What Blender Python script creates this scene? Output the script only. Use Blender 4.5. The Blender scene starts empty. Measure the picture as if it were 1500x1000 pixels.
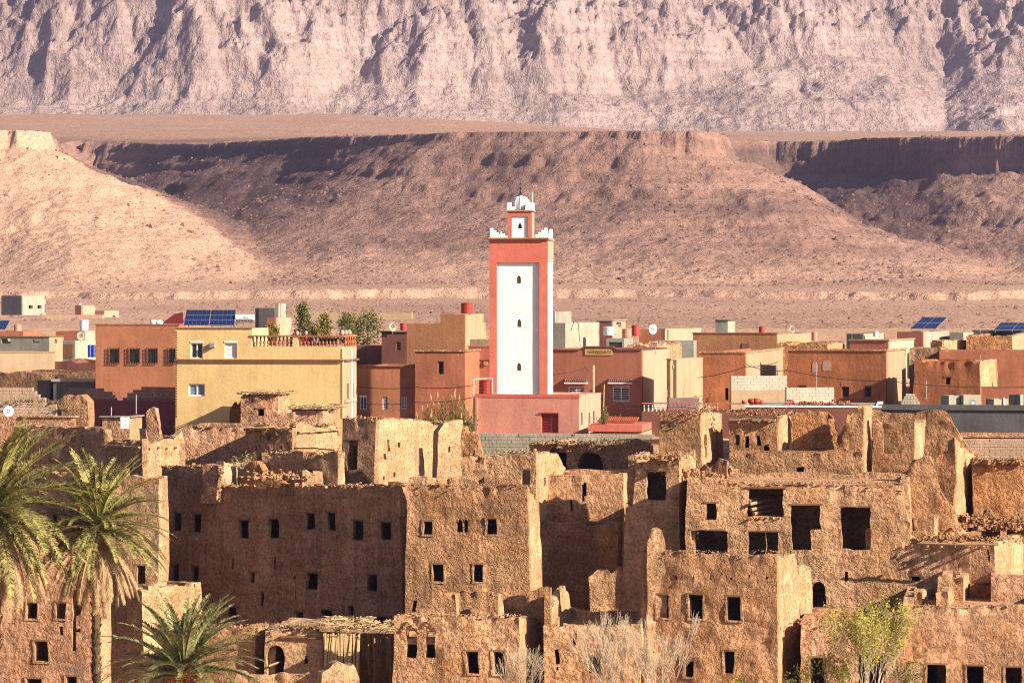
import bpy, math, random
import numpy as np
R = math.radians
random.seed(7); np.random.seed(7)
SC = bpy.context.scene
COL = SC.collection

# ------------------------------------------------------------------ camera, sky, sun, exposure
F, CX, HY, CZ = 4250.0, 750.0, 440.0, 20.0      # focal length in photo pixels, image centre, horizon line, eye height
cam = bpy.data.cameras.new('camera')
cam.sensor_width = 36; cam.lens = 36 * F / 1500
cam.shift_y = (HY - 500) / 1500
cam.clip_start = 1; cam.clip_end = 12000
cam_o = bpy.data.objects.new('camera', cam); COL.objects.link(cam_o)
cam_o.location = (0, 0, CZ); cam_o.rotation_euler = (R(90), 0, 0)
SC.camera = cam_o
SUN_AZ, SUN_EL = R(60), R(25)                    # azimuth from straight behind the camera, towards its right
world = bpy.data.worlds.new('World'); SC.world = world; world.use_nodes = True
wn = world.node_tree; wn.nodes.clear()
sky = wn.nodes.new('ShaderNodeTexSky'); sky.sky_type = 'NISHITA'; sky.sun_disc = False
sky.sun_elevation = SUN_EL; sky.sun_rotation = R(180) - SUN_AZ
sky.dust_density = 0.6; sky.air_density = 0.7
bg = wn.nodes.new('ShaderNodeBackground'); bg.inputs['Strength'].default_value = 0.05
wo = wn.nodes.new('ShaderNodeOutputWorld')
wn.links.new(sky.outputs[0], bg.inputs[0]); wn.links.new(bg.outputs[0], wo.inputs[0])
sun = bpy.data.lights.new('sun', 'SUN'); sun.energy = 5.0; sun.angle = R(0.5); sun.color = (1.0, 0.84, 0.64)
sun_o = bpy.data.objects.new('sun', sun); COL.objects.link(sun_o)
from mathutils import Vector
sd = Vector((math.sin(SUN_AZ) * math.cos(SUN_EL), -math.cos(SUN_AZ) * math.cos(SUN_EL), math.sin(SUN_EL)))
sun_o.rotation_euler = (-sd).to_track_quat('-Z', 'Y').to_euler(); sun_o.location = (200, -100, 200)
SC.view_settings.view_transform = 'Standard'; SC.view_settings.look = 'None'
SC.view_settings.exposure = 1.32; SC.view_settings.gamma = 1; SC.view_settings.use_curve_mapping = False
SC.cycles.use_denoising = True; SC.cycles.denoising_prefilter = 'NONE'; SC.cycles.filter_width = 1.15
SC.cycles.max_bounces = 5; SC.cycles.diffuse_bounces = 3; SC.cycles.glossy_bounces = 2
SC.cycles.transmission_bounces = 2; SC.cycles.volume_bounces = 0
SC.cycles.use_adaptive_sampling = True; SC.cycles.adaptive_threshold = 0.015

# ------------------------------------------------------------------ noise
def _h(ix, iy, iz, seed):
    with np.errstate(over='ignore'):
        h = (ix.astype(np.uint32) * np.uint32(374761393) + iy.astype(np.uint32) * np.uint32(668265263)
             + iz.astype(np.uint32) * np.uint32(2246822519) + np.uint32(seed * 3266489 + 17))
        h = (h ^ (h >> np.uint32(13))) * np.uint32(1274126177)
        h ^= h >> np.uint32(16)
    return (h & np.uint32(0xffffff)).astype(np.float32) / np.float32(0xffffff)
def vn(x, y, z=None, seed=0):
    """value noise -1..1"""
    xi = np.floor(x).astype(np.int64); yi = np.floor(y).astype(np.int64)
    fx = (x - xi).astype(np.float32); fy = (y - yi).astype(np.float32)
    fx = fx * fx * (3 - 2 * fx); fy = fy * fy * (3 - 2 * fy)
    if z is None:
        o = np.zeros_like(xi)
        a = _h(xi, yi, o, seed); b = _h(xi + 1, yi, o, seed); c = _h(xi, yi + 1, o, seed); d = _h(xi + 1, yi + 1, o, seed)
        return ((a + (b - a) * fx) * (1 - fy) + (c + (d - c) * fx) * fy) * 2 - 1
    zi = np.floor(z).astype(np.int64); fz = (z - zi).astype(np.float32); fz = fz * fz * (3 - 2 * fz)
    r = []
    for k in (0, 1):
        a = _h(xi, yi, zi + k, seed); b = _h(xi + 1, yi, zi + k, seed); c = _h(xi, yi + 1, zi + k, seed); d = _h(xi + 1, yi + 1, zi + k, seed)
        r.append((a + (b - a) * fx) * (1 - fy) + (c + (d - c) * fx) * fy)
    return (r[0] + (r[1] - r[0]) * fz) * 2 - 1
def fbm(x, y, z=None, octs=4, seed=0, gain=0.5, ridged=False):
    s = 0; a = 1.0; t = 0
    for k in range(octs):
        n = vn(x, y, z, seed + k * 13)
        if ridged: n = 1 - 2 * np.abs(n)
        s = s + a * n; t += a; a *= gain
        x = x * 2.03 + 11.7; y = y * 2.03 + 5.3
        if z is not None: z = z * 2.03 + 3.1
    return s / t

# ------------------------------------------------------------------ materials
MATS = {}
def _nt(name):
    m = bpy.data.materials.new(name); m.use_nodes = True
    nt = m.node_tree; nt.nodes.clear()
    out = nt.nodes.new('ShaderNodeOutputMaterial'); b = nt.nodes.new('ShaderNodeBsdfPrincipled')
    nt.links.new(b.outputs[0], out.inputs[0])
    b.inputs['Specular IOR Level'].default_value = 0.15
    return m, nt, b
def _noise(nt, vec, scale, detail=4, rough=0.6, sc=None):
    n = nt.nodes.new('ShaderNodeTexNoise'); n.inputs['Scale'].default_value = scale
    n.inputs['Detail'].default_value = detail; n.inputs['Roughness'].default_value = rough
    if sc:
        mp = nt.nodes.new('ShaderNodeMapping'); mp.inputs['Scale'].default_value = sc
        nt.links.new(vec, mp.inputs[0]); vec = mp.outputs[0]
    nt.links.new(vec, n.inputs['Vector']); return n.outputs['Fac']
def _ramp(nt, fac, stops):
    r = nt.nodes.new('ShaderNodeValToRGB'); e = r.color_ramp.elements
    while len(e) < len(stops): e.new(0.5)
    for el, (p, c) in zip(e, stops):
        el.position = p; el.color = (*c, 1) if len(c) == 3 else c
    nt.links.new(fac, r.inputs[0]); return r.outputs[0]
def _mix(nt, fac, a, b, mode='MIX'):
    m = nt.nodes.new('ShaderNodeMix'); m.data_type = 'RGBA'; m.blend_type = mode
    for s, v in ((m.inputs[0], fac), (m.inputs[6], a), (m.inputs[7], b)):
        if hasattr(v, 'links'): nt.links.new(v, s)
        else: s.default_value = v if not isinstance(v, tuple) else ((*v, 1) if len(v) == 3 else v)
    return m.outputs[2]
def _math(nt, op, a, b=0.0):
    m = nt.nodes.new('ShaderNodeMath'); m.operation = op
    for s, v in ((m.inputs[0], a), (m.inputs[1], b)):
        if hasattr(v, 'links'): nt.links.new(v, s)
        else: s.default_value = v
    return m.outputs[0]
def _bump(nt, b, h, strength, dist):
    bp = nt.nodes.new('ShaderNodeBump'); bp.inputs['Strength'].default_value = strength; bp.inputs['Distance'].default_value = dist
    nt.links.new(h, bp.inputs['Height']); nt.links.new(bp.outputs[0], b.inputs['Normal'])
def G(v): return (v, v, v)
def sc3(c, k): return tuple(min(1, x * k) for x in c)

def adobe(name, c, bump=0.7, var=0.35, scale=1.0, straw=True):
    m, nt, b = _nt(name)
    pos = nt.nodes.new('ShaderNodeNewGeometry').outputs['Position']
    big = _noise(nt, pos, 0.35, 6, 0.7)
    col = _mix(nt, _ramp(nt, big, [(0.38, G(0)), (0.62, G(1))]), sc3(c, 1 - var * 0.7), sc3(c, 1 + var * 0.55))
    red = _noise(nt, pos, 0.8, 5, 0.65, (1, 1, 1.7))
    col = _mix(nt, _math(nt, 'MULTIPLY', _ramp(nt, red, [(0.48, G(0)), (0.66, G(1))]), 0.6), col, (c[0] * 0.9, c[1] * 0.70, c[2] * 0.5))
    pat = _noise(nt, pos, 0.55, 3, 0.5, (1, 1, 0.8))              # smoother, paler coats of later plaster
    patch = _ramp(nt, pat, [(0.53, G(0)), (0.66, G(1))])
    col = _mix(nt, _math(nt, 'MULTIPLY', patch, 0.55), col, (min(1, c[0] * 1.22), min(1, c[1] * 1.22), min(1, c[2] * 1.25)))
    streak = _noise(nt, pos, 1.0, 5, 0.65, (2.2, 2.2, 0.16))
    col = _mix(nt, _math(nt, 'MULTIPLY', _ramp(nt, streak, [(0.5, G(0)), (0.68, G(1))]), 0.55), col, sc3(c, 0.5))
    crs = _noise(nt, pos, 1.0, 2, 0.5, (0.5, 0.5, 3.2))           # courses of rammed earth and brick
    col = _mix(nt, 0.35, col, _ramp(nt, crs, [(0.35, G(0.6)), (0.65, G(1.15))]), 'MULTIPLY')
    spk = _noise(nt, pos, 6.5 * scale, 2, 0.75)
    col = _mix(nt, 0.75, col, _ramp(nt, spk, [(0.30, G(0.35)), (0.50, G(0.95)), (0.70, G(1.35))]), 'MULTIPLY')
    nt.links.new(col, b.inputs['Base Color']); b.inputs['Roughness'].default_value = 0.95
    n1 = _noise(nt, pos, 3.3 * scale, 4, 0.78)
    vo = nt.nodes.new('ShaderNodeTexVoronoi'); vo.inputs['Scale'].default_value = 3.6 * scale
    dn = nt.nodes.new('ShaderNodeTexNoise'); dn.inputs['Scale'].default_value = 2.0; nt.links.new(pos, dn.inputs['Vector'])
    nt.links.new(_mix(nt, 0.25, pos, dn.outputs['Color']), vo.inputs['Vector'])
    n2 = _noise(nt, pos, 6 * scale, 2, 0.65)
    h = _math(nt, 'ADD', n1, _math(nt, 'MULTIPLY', vo.outputs['Distance'], -0.15))
    h = _math(nt, 'ADD', h, _math(nt, 'MULTIPLY', n2, 0.5))
    h = _math(nt, 'ADD', h, _math(nt, 'MULTIPLY', crs, 0.25))
    rel = _math(nt, 'SUBTRACT', 1.0, _math(nt, 'MULTIPLY', patch, 0.5))
    _bump(nt, b, _math(nt, 'MULTIPLY', h, rel), min(1.0, bump * 1.1), 0.27)
    MATS[name] = m; return m
def plaster(name, c, var=0.2, bump=0.2, rough=0.85, stain=0.4, stain_c=None):
    m, nt, b = _nt(name)
    pos = nt.nodes.new('ShaderNodeNewGeometry').outputs['Position']
    big = _noise(nt, pos, 0.5, 5, 0.6)
    col = _mix(nt, _ramp(nt, big, [(0.35, G(0)), (0.7, G(1))]), sc3(c, 1 - var), sc3(c, 1 + var * 0.6))
    st = _noise(nt, pos, 0.9, 5, 0.65, (1.6, 1.6, 0.35))
    col = _mix(nt, _math(nt, 'MULTIPLY', _ramp(nt, st, [(0.52, G(0)), (0.78, G(1))]), stain), col, stain_c or sc3(c, 0.4))
    drip = _noise(nt, pos, 1.0, 5, 0.7, (3.5, 3.5, 0.12))
    col = _mix(nt, _math(nt, 'MULTIPLY', _ramp(nt, drip, [(0.5, G(0)), (0.7, G(1))]), min(1, stain * 1.1)), col, sc3(c, 0.62))
    patch = _noise(nt, pos, 0.7, 6, 0.7)
    col = _mix(nt, _math(nt, 'MULTIPLY', _ramp(nt, patch, [(0.55, G(0)), (0.62, G(1))]), min(1, stain * .9)), col, sc3(c, 0.8))
    fine = _noise(nt, pos, 14, 3, 0.6)
    col = _mix(nt, 0.3, col, _ramp(nt, fine, [(0.3, G(0.7)), (0.7, G(1.15))]), 'MULTIPLY')
    nt.links.new(col, b.inputs['Base Color']); b.inputs['Roughness'].default_value = rough
    _bump(nt, b, _math(nt, 'ADD', _noise(nt, pos, 5, 5, 0.65), _math(nt, 'MULTIPLY', big, 1.5)), bump, 0.12)
    MATS[name] = m; return m
def simple(name, c, rough=0.6, spec=0.3, var=0.2, scale=6.0, metal=0.0):
    m, nt, b = _nt(name)
    pos = nt.nodes.new('ShaderNodeNewGeometry').outputs['Position']
    n = _noise(nt, pos, scale, 3, 0.6)
    nt.links.new(_mix(nt, n, sc3(c, 1 - var), sc3(c, 1 + var)), b.inputs['Base Color'])
    b.inputs['Roughness'].default_value = rough; b.inputs['Specular IOR Level'].default_value = spec
    b.inputs['Metallic'].default_value = metal
    MATS[name] = m; return m
def leafy(name, c1, c2, trans=0.3):
    m, nt, b = _nt(name)
    pos = nt.nodes.new('ShaderNodeNewGeometry')
    n = _noise(nt, pos.outputs['Position'], 2.5, 3, 0.6)
    rnd = _math(nt, 'ADD', _math(nt, 'MULTIPLY', n, 0.7), _math(nt, 'MULTIPLY', pos.outputs['Random Per Island'], 0.4))
    col = _ramp(nt, rnd, [(0.3, c1), (0.75, c2)])
    nt.links.new(col, b.inputs['Base Color']); b.inputs['Roughness'].default_value = 0.55
    b.inputs['Specular IOR Level'].default_value = 0.3
    t = nt.nodes.new('ShaderNodeBsdfTranslucent'); nt.links.new(col, t.inputs[0])
    mx = nt.nodes.new('ShaderNodeMixShader'); mx.inputs[0].default_value = trans
    nt.links.new(b.outputs[0], mx.inputs[1]); nt.links.new(t.outputs[0], mx.inputs[2])
    nt.links.new(mx.outputs[0], [x for x in nt.nodes if x.type == 'OUTPUT_MATERIAL'][0].inputs[0])
    MATS[name] = m; return m

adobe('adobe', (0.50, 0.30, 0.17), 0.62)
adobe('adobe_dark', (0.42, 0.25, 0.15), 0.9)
adobe('adobe_rough', (0.48, 0.275, 0.15), 1.0, 0.4, 1.25)
adobe('adobe_orange', (0.46, 0.24, 0.115), 0.9, 0.4)
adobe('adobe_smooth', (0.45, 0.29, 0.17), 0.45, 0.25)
adobe('adobe_pink', (0.50, 0.29, 0.18), 0.6, 0.3)
adobe('adobe_red', (0.34, 0.135, 0.06), 0.5, 0.5)
adobe('adobe_plain', (0.47, 0.28, 0.165), 0.42, 0.3, 0.8)
adobe('thatch', (0.40, 0.29, 0.18), 1.0, 0.5, 2.5)
plaster('orange_plaster', (0.40, 0.17, 0.095), 0.18, 0.2)
plaster('ochre_plaster', (0.42, 0.20, 0.10), 0.18, 0.2)
plaster('rust_plaster', (0.41, 0.16, 0.075), 0.3, 0.3, 0.9, 0.75, (0.16, 0.065, 0.035))
plaster('yellow_plaster', (0.68, 0.49, 0.23), 0.14, 0.18, 0.85, 0.42, (0.45, 0.30, 0.13))
plaster('cream_plaster', (0.37, 0.27, 0.175), 0.1, 0.12)
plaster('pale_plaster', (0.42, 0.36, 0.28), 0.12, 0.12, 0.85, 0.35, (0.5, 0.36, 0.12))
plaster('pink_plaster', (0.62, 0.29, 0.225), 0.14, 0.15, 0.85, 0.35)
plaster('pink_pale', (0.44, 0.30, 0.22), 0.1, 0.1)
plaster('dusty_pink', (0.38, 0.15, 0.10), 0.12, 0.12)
plaster('red_plaster', (0.56, 0.16, 0.115), 0.18, 0.15, 0.85, 0.35)
plaster('white_plaster', (0.78, 0.79, 0.82), 0.05, 0.10, 0.8, 0.24, (0.6, 0.56, 0.5))
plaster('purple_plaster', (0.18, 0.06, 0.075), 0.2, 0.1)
plaster('maroon_plaster', (0.20, 0.085, 0.065), 0.2, 0.15)
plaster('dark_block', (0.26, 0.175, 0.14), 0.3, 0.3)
plaster('lilac_plaster', (0.33, 0.21, 0.21), 0.15, 0.1)
plaster('concrete', (0.30, 0.29, 0.25), 0.25, 0.2, 0.9, 0.4)
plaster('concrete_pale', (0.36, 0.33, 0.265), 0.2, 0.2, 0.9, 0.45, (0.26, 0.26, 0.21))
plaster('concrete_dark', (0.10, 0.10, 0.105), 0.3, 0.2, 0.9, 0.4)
plaster('concrete_block', (0.40, 0.37, 0.29), 0.25, 0.3, 0.9, 0.3)
plaster('white_block', (0.46, 0.41, 0.34), 0.15, 0.25, 0.9, 0.3)
plaster('mud_brick_pale', (0.50, 0.36, 0.26), 0.2, 0.4, 0.9, 0.25)
plaster('terracotta', (0.37, 0.145, 0.085), 0.25, 0.2)
simple('dark_void', (0.012, 0.010, 0.009), 0.9, 0.0)
simple('glass', (0.03, 0.035, 0.045), 0.08, 0.5)
simple('blue_glass', (0.16, 0.20, 0.30), 0.12, 0.5)
simple('white_metal', (0.72, 0.73, 0.75), 0.5, 0.3, 0.06)
simple('grey_metal', (0.25, 0.26, 0.28), 0.5, 0.4)
simple('black_iron', (0.02, 0.02, 0.022), 0.5, 0.4)
simple('red_iron', (0.22, 0.02, 0.025), 0.5, 0.4)
simple('solar_cell', (0.012, 0.022, 0.085), 0.25, 0.5, 0.3)
simple('red_tank', (0.36, 0.05, 0.035), 0.55, 0.3)
simple('dark_red', (0.13, 0.016, 0.018), 0.6, 0.3)
simple('faded_tank', (0.52, 0.25, 0.18), 0.6, 0.3)
simple('blue_white_tank', (0.62, 0.70, 0.76), 0.5, 0.3)
simple('blue_plastic', (0.02, 0.05, 0.32), 0.4, 0.4)
simple('wood', (0.20, 0.115, 0.06), 0.85, 0.1, 0.4)
simple('old_wood', (0.32, 0.22, 0.13), 0.9, 0.1, 0.4)
simple('reed', (0.46, 0.33, 0.18), 0.9, 0.1, 0.4)
simple('green_metal', (0.03, 0.055, 0.05), 0.4, 0.4)
simple('cloth_white', (0.75, 0.72, 0.66), 0.9, 0.1)
simple('cloth_red', (0.62, 0.06, 0.02), 0.9, 0.1)
simple('cloth_navy', (0.02, 0.025, 0.07), 0.9, 0.1)
simple('cloth_grey', (0.3, 0.3, 0.33), 0.9, 0.1)
simple('bark', (0.10, 0.068, 0.04), 0.95, 0.1, 0.5, 4)
simple('twig', (0.50, 0.42, 0.31), 0.9, 0.1, 0.25)
simple('date_fruit', (0.42, 0.10, 0.01), 0.5, 0.3, 0.5)
simple('sign_mark', (0.20, 0.12, 0.03), 0.8, 0.1)
simple('sign_board', (0.52, 0.36, 0.15), 0.8, 0.1)
simple('brick_red', (0.34, 0.085, 0.045), 0.9, 0.1, 0.5, 3)
leafy('palm_leaf', (0.045, 0.052, 0.015), (0.42, 0.38, 0.13), 0.15)
leafy('palm_leaf_young', (0.05, 0.06, 0.02), (0.38, 0.37, 0.16), 0.15)
leafy('palm_dead', (0.22, 0.13, 0.06), (0.50, 0.34, 0.18), 0.15)
leafy('tree_leaf', (0.045, 0.055, 0.014), (0.20, 0.19, 0.05), 0.25)
leafy('tree_leaf_yellow', (0.10, 0.09, 0.02), (0.30, 0.24, 0.07), 0.25)
leafy('shrub_leaf', (0.22, 0.22, 0.015), (0.58, 0.52, 0.07), 0.35)
leafy('reed_leaf', (0.08, 0.09, 0.025), (0.33, 0.29, 0.10), 0.3)
def rock(name, light, dark, strata, scale, bump, dist, sand=None, crack=False):
    m, nt, b = _nt(name)
    pos = nt.nodes.new('ShaderNodeNewGeometry').outputs['Position']
    a = _noise(nt, pos, 0.012 * scale, 6, 0.65)
    col = _mix(nt, _ramp(nt, a, [(0.38, G(0)), (0.64, G(1))]), dark, light)
    st = _noise(nt, pos, 0.30 * scale, 5, 0.65, (0.05, 0.05, 1.0))
    col = _mix(nt, strata, col, _ramp(nt, st, [(0.34, G(0.45)), (0.66, G(1.3))]), 'MULTIPLY')
    if sand:
        at = nt.nodes.new('ShaderNodeAttribute'); at.attribute_name = 'sand'
        col = _mix(nt, at.outputs['Fac'], col, sand)
        a2 = nt.nodes.new('ShaderNodeAttribute'); a2.attribute_name = 'dark_scree_and_shade'
        col = _mix(nt, a2.outputs['Fac'], col, (0.105, 0.066, 0.06))  # dark rock tint that also carries painted slope shade
    sp = _noise(nt, pos, 0.6 * scale, 4, 0.8)
    col = _mix(nt, 0.8, col, _ramp(nt, sp, [(0.31, G(0.25)), (0.43, G(0.95)), (0.60, G(1.12)), (0.75, G(1.45))]), 'MULTIPLY')
    nt.links.new(col, b.inputs['Base Color']); b.inputs['Roughness'].default_value = 1.0
    b.inputs['Specular IOR Level'].default_value = 0.05
    h = _math(nt, 'ADD', _noise(nt, pos, 0.2 * scale, 4.5, 0.78), _math(nt, 'MULTIPLY', sp, 0.3))
    if crack:
        ck = _noise(nt, pos, 1.0, 4, 0.7, (0.11, 0.05, 0.022)); h = _math(nt, 'ADD', h, _math(nt, 'MULTIPLY', _math(nt, 'ABSOLUTE', _math(nt, 'SUBTRACT', ck, 0.5)), 0.8))
    _bump(nt, b, h, bump, dist)
    MATS[name] = m; return m
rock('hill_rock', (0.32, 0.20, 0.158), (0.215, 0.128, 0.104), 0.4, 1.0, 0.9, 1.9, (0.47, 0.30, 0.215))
rock('boulder_rock', (0.24, 0.15, 0.12), (0.17, 0.11, 0.095), 0.2, 1.0, 0.8, 1.0)
rock('mountain_rock', (0.38, 0.29, 0.27), (0.26, 0.195, 0.185), 0.35, 0.45, 0.9, 4.5, None, True)
rock('plain_earth', (0.50, 0.32, 0.22), (0.40, 0.25, 0.17), 0.1, 1.6, 0.7, 0.9)

# ------------------------------------------------------------------ mesh and object helpers
def mkmesh(name, V, Q, smooth=None):
    """V (N,3), Q list or array of quads, or (quads, tris)"""
    me = bpy.data.meshes.new(name)
    V = np.asarray(V, dtype=np.float32)
    Q, T = Q if isinstance(Q, tuple) else (Q, None)
    Q = np.asarray(Q, dtype=np.int32).reshape(-1, 4)
    T = np.zeros((0, 3), np.int32) if T is None else np.asarray(T, dtype=np.int32).reshape(-1, 3)
    me.vertices.add(len(V)); me.vertices.foreach_set('co', V.ravel())
    loops = np.concatenate([Q.ravel(), T.ravel()])
    tot = np.concatenate([np.full(len(Q), 4), np.full(len(T), 3)]).astype(np.int32)
    st = np.concatenate([[0], np.cumsum(tot)[:-1]]).astype(np.int32)
    me.loops.add(len(loops)); me.loops.foreach_set('vertex_index', loops)
    me.polygons.add(len(tot)); me.polygons.foreach_set('loop_start', st); me.polygons.foreach_set('loop_total', tot)
    if smooth is None: smooth = np.zeros(len(tot), bool)
    elif isinstance(smooth, bool): smooth = np.full(len(tot), smooth)
    me.polygons.foreach_set('use_smooth', smooth)
    me.update(calc_edges=True)
    return me
class Geo:
    """collects quads and tris of several shapes for one mesh"""
    def __init__(s): s.v = []; s.q = []; s.t = []; s.n = 0; s.sm = []
    def add(s, V, Q=(), T=()):
        V = np.asarray(V, float).reshape(-1, 3); s.v.append(V)
        if len(Q): s.q.append(np.asarray(Q, int).reshape(-1, 4) + s.n)
        if len(T): s.t.append(np.asarray(T, int).reshape(-1, 3) + s.n)
        s.n += len(V); return s
    def mesh(s, name, loc=(0, 0, 0), smooth=False):
        V = np.concatenate(s.v) - np.asarray(loc)
        Q = np.concatenate(s.q) if s.q else np.zeros((0, 4), int)
        T = np.concatenate(s.t) if s.t else np.zeros((0, 3), int)
        return mkmesh(name, V, (Q, T), smooth)
    def hexa(s, c8):
        return s.add(c8, [(0, 3, 2, 1), (4, 5, 6, 7), (0, 1, 5, 4), (1, 2, 6, 5), (2, 3, 7, 6), (3, 0, 4, 7)])
    def box(s, c, d, rot=None):
        x, y, z = np.asarray(d) / 2
        c8 = np.array([(-x, -y, -z), (x, -y, -z), (x, y, -z), (-x, y, -z), (-x, -y, z), (x, -y, z), (x, y, z), (-x, y, z)])
        if rot is not None: c8 = c8 @ np.asarray(rot).T
        return s.hexa(c8 + np.asarray(c))
    def tube(s, pts, r, n=6, caps=True):
        pts = np.asarray(pts, float); m = len(pts)
        r = np.broadcast_to(np.asarray(r, float), (m,))
        t = np.gradient(pts, axis=0); t /= np.linalg.norm(t, axis=1)[:, None] + 1e-9
        up = np.array([0, 0, 1.0]) if abs(t[0, 2]) < 0.9 else np.array([1.0, 0, 0])
        V = []
        for i in range(m):
            a = np.cross(t[i], up); a /= np.linalg.norm(a) + 1e-9; b = np.cross(a, t[i])
            for k in range(n):
                w = 2 * math.pi * k / n
                V.append(pts[i] + r[i] * (math.cos(w) * a + math.sin(w) * b))
        Q = [(i * n + k, i * n + (k + 1) % n, (i + 1) * n + (k + 1) % n, (i + 1) * n + k) for i in range(m - 1) for k in range(n)]
        T = []
        if caps and n > 2:
            T += [(0, k + 1, k) for k in range(1, n - 1)]
            e = (m - 1) * n; T += [(e, e + k, e + k + 1) for k in range(1, n - 1)]
        return s.add(V, Q, T)
    def lathe(s, c, prof, n=12):
        c = np.asarray(c, float); V = []
        for r, z in prof:
            for k in range(n):
                w = 2 * math.pi * k / n; V.append(c + (r * math.cos(w), r * math.sin(w), z))
        m = len(prof)
        Q = [(i * n + k, i * n + (k + 1) % n, (i + 1) * n + (k + 1) % n, (i + 1) * n + k) for i in range(m - 1) for k in range(n)]
        T = [(0, k + 1, k) for k in range(1, n - 1)] + [((m - 1) * n, (m - 1) * n + k, (m - 1) * n + k + 1) for k in range(1, n - 1)]
        return s.add(V, Q, T)
    def chunk(s, c, r, rng):
        """an irregular lump of eight corners"""
        d = np.array([(-1, -1, -1), (1, -1, -1), (1, 1, -1), (-1, 1, -1), (-1, -1, 1), (1, -1, 1), (1, 1, 1), (-1, 1, 1)]) * (rng.uniform(0.45, 1.0, (8, 3)))
        a = rng.uniform(0, 6.28); ca, sa = math.cos(a), math.sin(a)
        d = d * np.asarray(r); d = d @ np.array([(ca, -sa, 0), (sa, ca, 0), (0, 0, 1)]).T
        return s.hexa(d + np.asarray(c))
def link(name, me, mat, parent=None, smooth=None):
    o = bpy.data.objects.new(name, me); COL.objects.link(o)
    if mat is not None and not me.materials: me.materials.append(MATS[mat] if isinstance(mat, str) else mat)
    if parent is not None: o.parent = parent
    return o
def tag(o, label, cat, group=None, kind=None):
    o['label'] = label; o['category'] = cat
    if group: o['group'] = group
    if kind or 'kind' not in o: o['kind'] = kind or 'thing'
    return o
def thing(name, label, cat, loc, group=None):
    o = bpy.data.objects.new(name, None); COL.objects.link(o); o.location = loc
    o.empty_display_size = 0.3
    return tag(o, label, cat, group)
def tree_copy(o, parent=None):
    c = o.copy(); COL.objects.link(c)
    if parent is not None: c.parent = parent
    for ch in list(o.children): tree_copy(ch, c)
    return c
def L(o): return np.array(o.location)
def P(px, py, Y): return np.array([(px - CX) / F * Y, Y, CZ + (HY - py) / F * Y])
def zat(py, Y): return CZ + (HY - py) / F * Y
GY = [-200, 0, 40, 80, 115, 140, 155, 163, 171, 185, 200, 250, 300, 400]
GZ = [18.3, 18, 12, 4, -.2, -.2, .2, 6.5, 10.2, 11.3, 12.3, 14.6, 16.0, 16.9]
def gz(Y): return float(np.interp(Y, GY, GZ))
def hit(A, B, px, py):
    """where the line of sight through a photo pixel meets the vertical plane over A-B: (u along A-B, z)"""
    a = (px - CX) / F; d = (B - A) / np.linalg.norm(B - A)
    u = (a * A[1] - A[0]) / (d[0] - a * d[1])
    return u, CZ + (HY - py) / F * (A[1] + u * d[1])

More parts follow.
